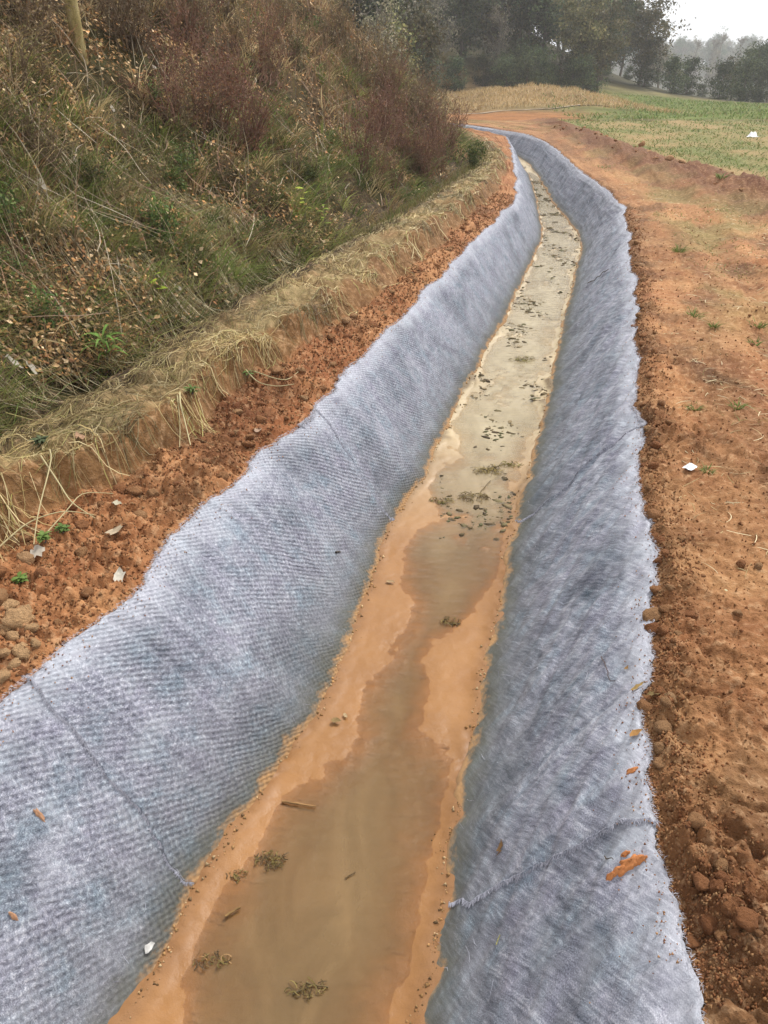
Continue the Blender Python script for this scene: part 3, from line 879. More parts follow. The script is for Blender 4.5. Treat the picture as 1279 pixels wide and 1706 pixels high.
# green and olive grass: hanging tufts low on the slope
def grass_mask(x, y, d):
    return fbm(x * .5 + 2, y * .45, 601, 3) + .55 * np.exp(-((d - .8) / 1.0) ** 2) - .45 * sstep(1.6, 4, d)
def tufts(name, ntuft, per, y0, y1, pal, mask, hlo, hhi, spread, wbase, mat, dmax=11.0, dpow=1.0, downhill=.5, colmix=None):
    x, y, d = slope_pts(ntuft * 4, y0, y1, .9, dmax, 0, dpow)
    kp = mask(x, y, d); x, y, d = x[kp][:ntuft], y[kp][:ntuft], d[kp][:ntuft]
    n = len(x); sc = rng.uniform(.55, 1.35, n) * (1 + .02 * y)
    tc = pick(pal if colmix is None else pal, n, .35)
    if colmix is not None: tc = colmix(x, y, d, tc)
    k = rng.poisson(per, n) + 4; idx = np.repeat(np.arange(n), k); m = len(idx)
    a = rng.uniform(0, 6.28, m); r = spread * sc[idx] * rng.random(m) ** .7
    X_, Y_ = x[idx] + np.cos(a) * r, y[idx] + np.sin(a) * r
    dx, dy = np.cos(a) + downhill * 1.0 + .3 * rng.normal(size=m), np.sin(a) - .2 * downhill + .3 * rng.normal(size=m)
    h = rng.uniform(hlo, hhi, m) * sc[idx]
    blades(name, X_, Y_, hz(X_, Y_), h, (wbase + .00034 * Y_) * rng.uniform(.7, 1.3, m), rng.uniform(.15, .75, m), np.arctan2(dy, dx), rng.uniform(.3, 1.1, m),
           tc[idx] * rng.uniform(.65, 1.3, (m, 1)), mat)
pal = [(.19, .24, .055), (.25, .26, .08), (.14, .19, .05), (.32, .27, .11), (.12, .15, .045), (.20, .18, .07)]
tufts('slope_grass', 2000, 20, 2.2, 24, pal, lambda x, y, d: grass_mask(x, y, d) + .2 * rng.normal(size=len(x)) > .20, .10, .30, .07, .0015, M_BLADE, 5.5, 1.2, .9)
tufts('dry_grass', 1700, 15, 2.2, 32, [(.40, .29, .14), (.50, .39, .20), (.27, .18, .09), (.58, .46, .26), (.20, .13, .07), (.37, .21, .11)],
      lambda x, y, d: fbm(x * .8, y * .8, 613, 3) + .3 * rng.normal(size=len(x)) + .2 * sstep(.5, 3, d) > .05, .10, .34, .06, .0012, M_BLADE, 11.0, 1.0, .4)
# short undergrowth between the tufts
x, y, d = slope_pts(20000, 2.2, 34, .85, 11.0)
n = len(x)
cc = pick([(.28, .19, .09), (.36, .26, .13), (.18, .12, .06), (.19, .17, .06), (.30, .16, .085)], n, .35)
blades('undergrowth', x, y, hz(x, y), rng.uniform(.04, .13, n), (.0012 + .00036 * y) * rng.uniform(.6, 1.3, n), rng.normal(size=n) * .5, rng.uniform(0, 6.28, n), rng.uniform(.0, .9, n), cc, M_BLADE)

# upright dead stalks
x, y, d = slope_pts(2300, 3.0, 34, .8, 11.0, .3)
n = len(x)
cc = pick([(.34, .27, .16), (.42, .36, .24), (.20, .14, .08), (.12, .075, .045), (.24, .15, .09)], n)
blades('dead_stalks', x, y, hz(x, y), rng.uniform(.2, .8, n), (.0012 + .00025 * y) * rng.uniform(.7, 1.2, n), rng.normal(size=n) * .3, rng.uniform(0, 6.28, n),
       rng.uniform(-.1, .35, n), cc, M_STRAW)

# leaf litter
x, y, d = slope_pts(130000, 2.2, 30, .85, 10.0)
kp = fbm(x * .7, y * .7, 617, 3) + .3 * rng.normal(size=len(x)) + .5 * sstep(.8, 3, d) > .12; x, y, d = x[kp], y[kp], d[kp]
n = len(x)
N = unit(np.stack([.65 + rng.normal(size=n) * .5, rng.normal(size=n) * .5, 1 + rng.normal(size=n) * .3], -1))
P = np.stack([x, y, hz(x, y) + .03 + .17 * rng.random(n)], -1)
sz = rng.uniform(.018, .050, n) * (1 + .04 * y)
V, F = leaf_quads(P, N, rand_unit(n), sz, sz * rng.uniform(.4, .75, n), rng.uniform(-.3, .3, n))
cc = pick([(.22, .15, .075), (.25, .19, .10), (.20, .14, .07), (.50, .42, .30), (.30, .21, .115), (.15, .10, .05), (.36, .27, .165), (.25, .14, .075), (.13, .12, .045), (.34, .20, .09)], n, .5) * np.array([1.4, 1.22, 1.02])
mesh_np('leaf_litter', V, F, M_LITTER, cols=rep(cc, 4), smooth=False, kind='stuff')

# tall olive-tan grass at the far nose of the slope
yy = rng.uniform(14, 33, 6500); dd = rng.uniform(0.1, 1, 6500) ** .8 * 5.5
x, y = fT(yy) - dd, yy
n = len(x)
tz = sstep(-.3, .4, fbm(x * .4, y * .25, 621, 3) + .5 * sstep(17, 25, y))[:, None]
cc = pick([(.30, .225, .10), (.24, .185, .075), (.20, .175, .065), (.36, .27, .14)], n) * tz + pick([(.30, .17, .10), (.34, .22, .13), (.20, .12, .07)], n) * (1 - tz)
blades('tall_dry_grass', x, y, hz(x, y), rng.uniform(.2, .75, n), .006 * rng.uniform(.7, 1.4, n), rng.normal(size=n) * .4, rng.uniform(0, 6.28, n),
       rng.uniform(0, .8, n), cc, M_BLADE)

# dry grass round the gully and behind the bank, further off
yy = rng.uniform(9, 36, 9000); q = rng.random(9000)
x = fB1(yy) + (fT(yy) - fB1(yy)) * q - .02; y = yy; n = len(x)
cc = pick([(.26, .20, .085), (.16, .16, .05), (.11, .13, .035), (.20, .15, .07)], n)
blades('gully_grass', x, y, ground_left(x, y, False), rng.uniform(.06, .26, n), .0035 * rng.uniform(.7, 1.4, n), rng.normal(size=n) * .4, rng.uniform(0, 6.28, n),
       rng.uniform(0, .8, n), cc, M_BLADE)

# ---- shrubs: leafless, rust brown; each a thing
def shrub_proto(name, h, nst, leafn, stemc, leafc, spread, leafs=.035, thick=1.0):
    root = empty(name, (0, 0, -50))
    parts = []; tips = []
    for s in range(nst):
        a = rng.uniform(0, 6.28); L = h * rng.uniform(.6, 1.1); sp = spread * rng.uniform(.1, 1)
        k = 6; t = np.linspace(0, 1, k)
        wob = np.cumsum(rng.normal(size=(k, 2)) * .035 * h, 0)
        p = np.stack([np.cos(a) * sp * t ** 1.3 + wob[:, 0] + rng.normal() * .05, np.sin(a) * sp * t ** 1.3 + wob[:, 1] + rng.normal() * .05, L * t], -1)
        parts.append(tube(p, np.linspace(.009, .003, k) * thick * rng.uniform(.6, 1.1), 3))
        for b in range(7):
            i = rng.integers(1, k); o = p[i]
            a2 = rng.uniform(0, 6.28); l2 = L * rng.uniform(.15, .4)
            tt = np.linspace(0, 1, 4)[:, None]
            dirv = np.array([np.cos(a2) * .7, np.sin(a2) * .7, rng.uniform(.2, .9)])
            q2 = o + dirv * l2 * tt + rng.normal(size=(4, 3)) * .02 * tt
            parts.append(tube(q2, np.linspace(.004, .0015, 4) * thick, 3))
            tips.append(q2)
    V, F = join(parts)
    cc = np.array(stemc) * rng.uniform(.7, 1.2, (len(V), 1))
    mesh_np('stems', V, F, M_BARK, cols=cc, parent=root)
    T = np.concatenate(tips)
    P = T[rng.integers(0, len(T), leafn)] + rng.normal(size=(leafn, 3)) * .04
    sz = leafs * rng.uniform(.6, 1.3, leafn)
    V, F = leaf_quads(P, rand_unit(leafn), rand_unit(leafn), sz, sz * .5)
    mesh_np('foliage', V, F, M_LEAF, cols=rep(pick(leafc, leafn), 4), smooth=False, parent=root)
    return root
protos = {}
RED = [(.26, .12, .065), (.20, .09, .05), (.33, .17, .09), (.15, .07, .045), (.24, .16, .08)]
BRN = [(.26, .18, .09), (.19, .13, .065), (.33, .25, .14), (.17, .145, .06)]
GRN = [(.09, .135, .035), (.13, .17, .045), (.07, .11, .032), (.18, .20, .06)]
protos['red'] = [shrub_proto('rust_shrub', 1.1, 15, 420, (.20, .11, .075), RED, .6, .045, 1.5) for _ in range(3)]
protos['brown'] = [shrub_proto('brown_shrub', .9, 15, 420, (.17, .12, .075), BRN, .55, .05, 1.5) for _ in range(3)]
protos['green'] = [shrub_proto('green_shrub', .7, 14, 700, (.09, .07, .04), GRN, .45, .075) for _ in range(2)]
_used = set()
def place(proto, loc, rz, sc, label, cat, group, tilt=(0, 0)):
    if id(proto) not in _used:
        _used.add(id(proto)); o = proto
        o.location = loc; o.rotation_euler = (tilt[0], tilt[1], rz); o.scale = (sc,) * 3
    else:
        o = dup(proto, loc, (tilt[0], tilt[1], rz), sc)
    o['label'] = label; o['category'] = cat
    if group: o['group'] = group
    elif 'group' in o: del o['group']
    return o
def shrub(kind, u, v, sc, label, group):
    """a shrub rooted where the photograph shows its foot"""
    d = ray(u, v); d = d / np.linalg.norm(d)
    t = np.arange(2, 60, .02); P = np.array([0, 0, CAM_H]) + t[:, None] * d
    zz = np.where(P[:, 0] < fT(P[:, 1]), hz(P[:, 0], P[:, 1]), ground_left(P[:, 0], P[:, 1], False))
    k = int(np.argmax(P[:, 2] < zz))
    if k == 0 or (70 < u < 200 and v < 260 and kind != 'green'): return None
    pr = protos[kind][rng.integers(0, len(protos[kind]))]
    return place(pr, (P[k, 0], P[k, 1], zz[k] - .03), rng.uniform(0, 6.28), sc, label, 'shrub', group, (0, .22))
LR = 'rust red leafless shrub in the thicket on the slope above the far ditch'
for i in range(44):
    u = rng.uniform(600, 775); v = rng.uniform(150, 330)
    if v < 330 and v > 60 + (u - 560) * .42 and v < 345 - (u - 640) * .35: shrub('red', u, v, rng.uniform(.55, 1.0), LR, 'rust red thicket')
LB = 'dark rust brown shrub in the clump on the middle of the slope'
for i in range(18):
    shrub('red', rng.uniform(280, 460), rng.uniform(70, 290), rng.uniform(.45, .8), LB, 'brown clump on the middle slope')
LT = 'brown twiggy shrub high on the slope near the top edge'
for i in range(30):
    shrub('brown', rng.uniform(20, 620), rng.uniform(20, 120), rng.uniform(.6, 1.0), LT, 'shrubs high on the slope')
LM = 'small brown twiggy shrub scattered on the leafy slope'
for i in range(26):
    shrub('brown', rng.uniform(0, 560), rng.uniform(140, 380), rng.uniform(.3, .6), LM, 'small brown shrubs on the slope')
LG = 'low green shrub growing on the lower slope'
for u, v in [(20, 400), (60, 560), (10, 470), (285, 320), (330, 310), (500, 300), (450, 400), (260, 400), (620, 300), (250, 180), (490, 110), (520, 60), (150, 320)]:
    shrub('green', u + rng.uniform(-15, 15), v + rng.uniform(-10, 10), rng.uniform(.3, .55), LG, 'green shrubs on the slope')
LO = 'pale olive bush at the end of the slope by the ditch bend'
for i in range(14):
    yy = rng.uniform(19, 30); xx = float(fT(yy)) - rng.uniform(.1, 2.5)
    place(protos['brown'][i % 3], (xx, yy, float(hz(np.array([xx]), np.array([yy]))[0]) - .03), rng.uniform(0, 6.28), rng.uniform(.8, 1.25), LO, 'shrub', 'olive bushes at the slope end')
shrub('green', 790, 285, .7, 'dark green shrub beside the far soil strip at the slope toe', None)

# ---- leafy seedlings that stand out
def seedling(name, u, v, nl, ln, wd, col, label, rise=.10, upright=.5):
    p = hit(u, v)
    root = empty(name, p)
    parts = []; LP, LN_, LA, LL, LW = [], [], [], [], []
    k = 5; t = np.linspace(0, 1, k)
    stem = np.stack([.02 * t, .01 * t, rise * t], -1)
    mesh_np('stem', *tube(stem, np.linspace(.003, .0015, k), 4), M_BARK, cols=np.full((k * 4, 3), .1), parent=root)
    lf = None
    for i in range(nl):
        a = i * 2.4 + rng.uniform(-.3, .3); l = ln * rng.uniform(.7, 1.15)
        tt = np.linspace(0, 1, 6)
        el = upright * rng.uniform(.5, 1.3)
        C = np.stack([np.cos(a) * l * tt, np.sin(a) * l * tt, rise * (.35 + .65 * i / nl) + l * (el * tt - (el * .9) * tt ** 2.2)], -1)
        W = wd * np.array([.15, .75, 1, .85, .5, .04])
        S = np.array([[-np.sin(a), np.cos(a), rng.uniform(-.3, .3)]])
        V, F = ribbons(C[None], W[None], S)
        mesh_np('leaf', V, F, M_BLADE, cols=np.array(col) * rng.uniform(.75, 1.2, (12, 1)), parent=root)
    return tag(root, label, 'plant')
seedling('lily_plant', 180, 618, 22, .18, .010, (.17, .30, .06), 'green plant with lance leaves low on the slope by the gully', .26, 1.0)
seedling('yellow_green_seedling', 262, 497, 4, .09, .026, (.38, .50, .05), 'pair of bright yellow green leaves on the dark slope', .22, .4)
seedling('yellow_green_sprig', 508, 370, 5, .13, .028, (.36, .42, .05), 'pale yellow green sprig, leftmost of two beside the gully', .42, .3)
seedling('yellow_green_sprig', 540, 390, 7, .10, .022, (.30, .40, .06), 'pale yellow green sprig, rightmost of two beside the gully', .36, .3)
seedling('weed', 35, 972, 16, .034, .009, (.14, .22, .05), 'small green weed on red soil at the left edge of the photo', .03, .7)
seedling('weed', 75, 905, 18, .036, .009, (.14, .21, .05), 'green weed at the foot of the cut bank beside a pale stone', .04, .7)
seedling('weed', 105, 890, 16, .034, .009, (.12, .19, .05), 'green weed under arching straw at the foot of the bank', .04, .6)
seedling('weed', 70, 745, 30, .05, .009, (.08, .10, .045), 'dark green creeping weed on the straw bank at left', .04, .6)
seedling('weed', 320, 660, 20, .055, .006, (.11, .16, .04), 'dark green weed hanging on the lip of the straw bank', .04, .6)
seedling('weed', 412, 630, 8, .06, .010, (.12, .19, .05), 'small green weed in the straw beside the soil strip', .04, .8)
for i, (u, v, s, lab) in enumerate([
        (1155, 528, .10, 'fresh green tuft on the track, the brightest one'), (1190, 545, .08, 'olive grass tuft just right of the bright green tuft'),
        (1158, 682, .06, 'small green tuft alone on the red track'), (1228, 680, .07, 'small green tuft near the right edge of the red track'),
        (1178, 785, .05, 'sprig of grass beside the white plastic scrap'), (1262, 545, .09, 'olive tuft at the right edge beyond the track middle'),
        (1130, 420, .12, 'low green tuft on the track near the far lining edge'), (1200, 300, .16, 'grass tuft growing on the dark tilled ridge'),
        (1258, 575, .08, 'low olive tuft at the right edge of the photo')]):
    p = hit(u, v); root = empty('grass_tuft', p)
    n = 46
    a = rng.uniform(0, 6.28, n); r = s * .5 * rng.random(n)
    blades('grass_blades', np.cos(a) * r, np.sin(a) * r, np.zeros(n), s * rng.uniform(.4, 1, n), np.full(n, .0016 * (1 + .2 * p.y)), rng.uniform(.2, .8, n), a, rng.uniform(.2, .9, n),
           pick([(.12, .20, .04), (.17, .22, .06), (.22, .21, .08)], n), M_BLADE, parent=root, kind=None)
    tag(root, lab, 'grass tuft', 'grass tufts on the track')

# ================================================================== STRAW ON THE BANK
def straw(name, x, y, ang, ln, wd, lift, cols, k=6, zf=None):
    n = len(x); t = np.linspace(-.5, .5, k)[None]
    cv = rng.normal(size=n)[:, None] * .75
    a = ang[:, None] + cv * t
    st = ln[:, None] / (k - 1)
    px = x[:, None] + np.concatenate([np.zeros((n, 1)), np.cumsum(np.cos(a[:, 1:]) * st, 1)], 1) - np.cos(ang)[:, None] * ln[:, None] / 2
    py = y[:, None] + np.concatenate([np.zeros((n, 1)), np.cumsum(np.sin(a[:, 1:]) * st, 1)], 1) - np.sin(ang)[:, None] * ln[:, None] / 2
    g = zf(px, py)
    # stiff straw bridges hollows: blend of its end heights and the ground below it
    lin = g[:, :1] + (g[:, -1:] - g[:, :1]) * (t + .5)
    pz = np.maximum(g, .5 * g + .5 * lin) + lift[:, None] + .03 * ln[:, None] * np.sin((t + .5) * np.pi) * rng.random((n, 1))
    W = wd[:, None] * np.array([.6, 1, 1, 1, .9, .4])[None]
    S = np.stack([-np.sin(ang), np.cos(ang), rng.normal(size=n) * .5], -1)
    V, F = ribbons(np.stack([px, py, pz], -1), W, unit(S))
    return mesh_np(name, V, F, M_STRAW, cols=rep(cols, 2 * k), kind='stuff')
def straw_pts(n, lo, hi, y0=1.8, y1=30, p=.9):
    yy = y0 * (y1 / y0) ** (rng.random(n) ** p)
    q = rng.uniform(lo, hi, n)          # 0 back lip .. 1 front lip .. 2 foot of the face
    b1, b2, f = fB1(yy), fB2(yy), fF(yy)
    xx = np.where(q < 1, b1 + (b2 - b1) * q, b2 + (f - b2) * (q - 1))
    return xx, yy
glf = lambda a, b: ground_left(a, b, True)
SP = [(.42, .31, .13), (.50, .39, .18), (.32, .23, .095), (.58, .47, .25), (.24, .165, .07), (.34, .30, .10), (.17, .115, .05)]
x, y = straw_pts(24000, -.7, 1.5)
kp = fbm(x * 1.5, y * 1.1, 643, 3) + .3 * rng.normal(size=len(x)) > -.06 + .42 * sstep(-.06, .10, x - fB2(y)); x, y = x[kp], y[kp]
n = len(x)
bdir = np.arctan2(1.0, .30)
ang = np.where(rng.random(n) < .45, bdir + rng.normal(size=n) * .5, rng.uniform(0, 6.28, n))
fade = np.clip(.8 + .5 * fbm(x * 1.2, y * .8, 640, 3), .5, 1.15)[:, None]
straw('straw', x, y, ang, rng.uniform(.05, .24, n) * (1 + .015 * y), (.0008 + .00023 * y) * rng.uniform(.6, 1.3, n), .002 + .022 * rng.random(n) ** 1.8, pick(SP, n, .25) * fade, zf=glf)
x, y = straw_pts(3000, .7, 2.2)
kp = fbm(x * 1.6, y * 1.6, 655, 3) + .2 * rng.normal(size=len(x)) > .42; x, y = x[kp], y[kp]
n = len(x)
ang = -.25 + rng.normal(size=n) * 1.1
straw('straw', x, y, ang, rng.uniform(.06, .28, n), (.0013 + .00030 * y) * rng.uniform(.6, 1.2, n), rng.uniform(.004, .03, n), pick(SP, n, .25), zf=glf)
# straw litter along the slope toe at the left
yy = rng.uniform(2.5, 9, 5200); dd = rng.random(5200) ** 1.3 * 1.3
x = fT(yy) - dd; n = len(x)
straw('straw', x, yy, -.3 + rng.normal(size=n) * .7, rng.uniform(.15, .5, n), (.0011 + .0003 * yy) * rng.uniform(.6, 1.2, n), rng.uniform(.01, .10, n),
      pick([(.26, .19, .09), (.34, .27, .13), (.18, .13, .06), (.42, .36, .22)], n, .25), zf=hz)
# bramble canes and fallen twigs tangled over the slope
x, y, d = slope_pts(1500, 2.6, 26, .9, 8.0, .1)
n = len(x)
straw('bramble_canes', x, y, rng.uniform(0, 6.28, n), rng.uniform(.25, 1.0, n), (.0016 + .0003 * y) * rng.uniform(.6, 1.3, n), rng.uniform(.05, .28, n),
      pick([(.24, .15, .09), (.34, .27, .19), (.16, .10, .06), (.42, .35, .25), (.28, .16, .10)], n, .25), zf=hz)
# wisps of straw on the track
n = 2200
yy = 2.5 * (16 / 2.5) ** rng.random(n); x = fR(yy) + .15 + rng.random(n) * 3.2
straw('straw', x, yy, rng.uniform(0, 6.28, n), rng.uniform(.03, .14, n), .0011 * (1 + .18 * yy), rng.uniform(.004, .012, n), pick([(.46, .36, .18), (.36, .26, .12), (.55, .46, .28)], n), zf=lambda a, b: ground_right(a, b, False) + .012)

# single long straws arching off the bank
def long_straw(pix, rad, label, lift=.0, col=(.52, .44, .24)):
    P = np.array([list(hit(u, v)) for u, v in pix]); P[:, 2] += np.array([l for l in lift]) if hasattr(lift, '__len__') else .01
    tt = np.linspace(0, 1, len(P)); ti = np.linspace(0, 1, 12)
    Q = np.stack([np.interp(ti, tt, P[:, k]) for k in range(3)], -1)
    for _ in range(2): Q[1:-1] = .25 * Q[:-2] + .5 * Q[1:-1] + .25 * Q[2:]
    base = Q[0].copy()
    V, F = tube(Q - base, np.linspace(rad, rad * .5, 12), 5)
    o = mesh_np('straw_stalk', V, F, M_STRAW, cols=np.array(col) * rng.uniform(.85, 1.1, (len(V), 1)))
    o.location = base
    return tag(o, label, 'straw')
long_straw([(300, 660), (302, 690), (310, 720), (318, 748)], .006, 'pale bent straw stalk hanging down the cut face, thickest of its bunch', (.02, .05, .06, .02))
long_straw([(296, 665), (300, 700), (302, 730), (300, 752)], .004, 'pale straw stalk hanging down the cut face, left of the thickest one', (.02, .04, .05, .02))
long_straw([(425, 625), (455, 645), (480, 650), (497, 630)], .004, 'straw stalk curling across the soil strip up to the felt', (.02, .05, .06, .04))
long_straw([(410, 622), (430, 650), (465, 658), (490, 645)], .004, 'straw stalk curling lowest across the soil strip', (.02, .04, .05, .02))
long_straw([(85, 760), (95, 800), (70, 880), (58, 915)], .004, 'straw stalk arching down the bank onto the pale stone', (.03, .10, .08, .02))
long_straw([(70, 770), (110, 850), (125, 870), (160, 872)], .004, 'straw stalk arching right from the bank over the weeds', (.03, .12, .09, .02))
long_straw([(0, 920), (50, 890), (110, 870), (158, 868)], .0035, 'long thin straw lying across the foot of the bank', (.02, .06, .06, .03))
long_straw([(75, 900), (120, 868), (140, 840), (190, 830)], .003, 'thin straw lying from the weeds towards the red clods', (.02, .06, .06, .02))
long_straw([(200, 460), (205, 490), (195, 520), (190, 545)], .006, 'pale dead branch standing in the straw heap on the slope', (.15, .10, .05, .0), (.40, .34, .24))
long_straw([(110, 500), (160, 525), (205, 560), (215, 585)], .006, 'pale dead branch lying down the slope above the lance-leaved plant', (.08, .12, .08, .03), (.42, .36, .26))

# ================================================================== TREES
def tree_proto(name, h, crown, nclump, nleaf, pal, leaf=.28, bare=False, trunkc=(.11, .09, .07), trunk_h=.25):
    root = empty(name, (0, 0, -60))
    parts = []
    k = 7; t = np.linspace(0, 1, k)
    wob = np.cumsum(rng.normal(size=(k, 2)) * .012 * h, 0)
    tr = np.stack([wob[:, 0], wob[:, 1], t * h * .85 - .3], -1)
    parts.append(tube(tr, np.linspace(.022, .006, k) * h, 6))
    tips = []
    for b in range(16 if not bare else 30):
        s = rng.uniform(trunk_h, .95); o = np.array([np.interp(s, t, tr[:, i]) for i in range(3)])
        a = rng.uniform(0, 6.28); L = crown * rng.uniform(.5, 1.0) * (1.1 - .6 * s)
        tt = np.linspace(0, 1, 5)[:, None]
        up = rng.uniform(.25, .9) * (1.5 if bare else 1)
        q = o + np.array([np.cos(a), np.sin(a), up]) * L * tt + rng.normal(size=(5, 3)) * .05 * L * tt
        parts.append(tube(q, np.linspace(.008, .002, 5) * h, 4)); tips.append(q[2:])
        for c_ in range(5 if not bare else 9):
            o2 = q[rng.integers(1, 5)]; l2 = L * rng.uniform(.2, .5); a2 = rng.uniform(0, 6.28)
            q2 = o2 + np.array([np.cos(a2) * .8, np.sin(a2) * .8, rng.uniform(.1, 1.1)]) * l2 * tt
            parts.append(tube(q2, np.linspace(.0028, .0009, 5) * h, 3)); tips.append(q2[1:])
    V, F = join(parts)
    mesh_np('trunk', V, F, M_BARK, cols=np.array(trunkc) * rng.uniform(.7, 1.2, (len(V), 1)), parent=root)
    # crown: leaf clumps of uneven size round the twigs, gaps between them
    T = np.concatenate(tips)
    T = T[rng.integers(0, len(T), nclump)]
    if not bare:
        e = rand_unit(nclump // 2); rr = rng.uniform(.55, 1.0, (nclump // 2, 1))
        zc = h * (trunk_h + (1.0 - trunk_h) * .55)
        E = e * rr * np.array([[crown, crown, h * (1 - trunk_h) * .48]]) * (1 + .22 * rng.normal(size=(nclump // 2, 1))) + np.array([[0, 0, zc]])
        T = np.concatenate([T, E])
    cs = rng.uniform(.5, 1.2, len(T)) * crown * .22
    cb = rng.uniform(.6, 1.4, len(T))
    ci = rng.integers(0, len(T), nleaf)
    P = T[ci] + rng.normal(size=(nleaf, 3)) * cs[ci][:, None] * np.array([[1, 1, .75]]) * .7
    P[:, 2] = np.maximum(P[:, 2], .15)
    sz = leaf * rng.uniform(.5, 1.3, nleaf)
    V, F = leaf_quads(P, unit(rng.normal(size=(nleaf, 3)) + np.array([[0, 0, .6]])), rand_unit(nleaf), sz, sz * .6)
    cc = pick(pal, nleaf, .3) * cb[ci][:, None]
    mesh_np('crown', V, F, M_LEAF, cols=rep(cc, 4), smooth=False, parent=root)
    return root
EVG = [(.05, .072, .030), (.08, .102, .042), (.11, .125, .05), (.036, .052, .025)]
OLV = [(.14, .14, .055), (.20, .18, .075), (.10, .105, .042), (.25, .215, .10)]
GRY = [(.22, .19, .14), (.30, .255, .19), (.16, .135, .10), (.21, .20, .12)]
tp = {
    'evergreen': [tree_proto('evergreen_tree', 9, 3.0, 70, 6500, EVG, .27) for _ in range(3)],
    'olive': [tree_proto('olive_tree', 8, 2.8, 65, 5500, OLV, .27) for _ in range(2)],
    'bare': [tree_proto('bare_tree', 9, 2.8, 90, 2200, GRY, .2, True, (.20, .175, .14)) for _ in range(2)],
    'round': [tree_proto('round_tree', 3.4, 1.6, 70, 5200, EVG, .15, trunk_h=.0) for _ in range(2)],
    'poplar': [tree_proto('poplar_tree', 12, 1.7, 70, 900, GRY, .22, True, (.30, .27, .23), .15)],
}
def gz(x, y):
    x, y = np.array([float(x)]), np.array([float(y)])
    return float(np.where(x > fR(np.minimum(y, 59)), ground_right(x, y, False), np.maximum(far_z(x, y), 0))[0])
def plant(kind, x, y, sc, label, group):
    pr = tp[kind][rng.integers(0, len(tp[kind]))]
    s2 = sc * rng.uniform(.9, 1.1)
    o = place(pr, (x, y, gz(x, y) - .1), rng.uniform(0, 6.28), sc, label, 'tree', group)
    o.scale = (sc, sc, s2)
    return o
LAB = {'evergreen': 'dark evergreen tree in the wood on the spur beyond the ditch', 'olive': 'olive green tree in the wood on the spur beyond the ditch',
       'bare': 'grey leafless tree in the wood on the spur beyond the ditch'}
# front edge of the wood, then the slope behind it
pts = []
for row, yy in enumerate((80, 85, 91, 99, 108, 119, 132)):
    x0 = -26 - row * 4
    xe = 40 - max(0, 4 - row) * 4.2
    xx = x0
    while xx < xe:
        pts.append((xx + rng.normal() * .8, yy + rng.normal() * 2.5, row)); xx += rng.uniform(2.2, 4.2) + row * .25
for x, y, row in pts:
    if x < -4 - .38 * y + 20 and row < 2: pass
    uu_ = PW / 2 + x / y * 1449
    if uu_ > 1118 or (row < 3 and uu_ > 1012 + 10 * row): continue
    kind = rng.choice(['evergreen', 'evergreen', 'olive', 'olive', 'bare', 'bare'])
    edge = np.clip((1142 - uu_) / 85, .32, 1)
    plant(kind, x, y, rng.uniform(.8, 1.25) * edge * (1.12 if row else .8), LAB[kind], kind + ' trees of the wood')
for i in range(46):
    x = rng.uniform(-14, 19); y = 76 + rng.uniform(0, 5) + max(0, x - 12) * .5
    plant('round', x, y, rng.uniform(.55, 1.15), 'low dark bush at the foot of the wood beyond the ditch', 'bushes at the foot of the wood')
# nearer trees behind the nose of the slope
for i in range(30):
    x = rng.uniform(-10, 2.6); y = rng.uniform(42, 60) + (x < -4) * 4
    kind = rng.choice(['evergreen', 'olive', 'olive', 'bare'])
    plant(kind, x, y, rng.uniform(.5, .85), {'evergreen': 'dark evergreen tree just behind the nose of the slope', 'olive': 'olive tree just behind the nose of the slope',
          'bare': 'pale leafless tree just behind the nose of the slope'}[kind], kind + ' trees behind the slope')
# small trees and bushes at the far edge of the field
def at(u, y): return (u - PW / 2) / 1449.0 * y
R_ = [('round', 1068, 97, 1.12, 'small round dark tree, leftmost at the far edge of the field'),
      ('round', 1113, 95, 1.15, 'round dark tree at the field edge, left one of a touching pair'),
      ('round', 1140, 98, 1.1, 'round dark tree at the field edge, right one of a touching pair'),
      ('round', 1195, 96, 1.12, 'low dark tree at the foot of the tall clump on the right'),
      ('evergreen', 1242, 101, .72, 'tallest tree of the dark clump at the right edge of the field'),
      ('olive', 1215, 104, .60, 'olive tree at the left of the dark clump at the right'),
      ('evergreen', 1275, 99, .58, 'dark tree cut by the right edge of the photo'),
      ('round', 1232, 94, 1.25, 'dark round tree in front of the tallest tree at right'),
      ('round', 1262, 93, 1.15, 'dark round tree rightmost in front of the clump')]
for k, uu, yy, sc, lab in R_:
    plant(k, at(uu, yy), yy, sc, lab, None)
for uu, yy, sc, lab in [(1040, 104, .5, 'low bush left of the small round trees'), (1000, 100, .55, 'low green bush at the edge of the wood'),
                        (1165, 101, .45, 'low bush between the tree pair and the tall clump'), (980, 92, .5, 'low bush where the straw bank ends')]:
    plant('round', at(uu, yy), yy, sc, lab, None)
# the far ridge
for i in range(130):
    y = rng.uniform(400, 540); x = y * rng.uniform(.27, .47)
    plant(rng.choice(['olive', 'bare', 'evergreen']), x, y, rng.uniform(.9, 1.6), 'hazy tree on the far blue ridge', 'trees on the far ridge')
for i, uu in enumerate((1160, 1172, 1181, 1190, 1199, 1208)):
    plant('poplar', at(uu, 260), 260 + rng.uniform(-8, 8), rng.uniform(1.1, 1.5), 'slender pale leafless poplar in front of the hazy ridge', 'pale poplars')

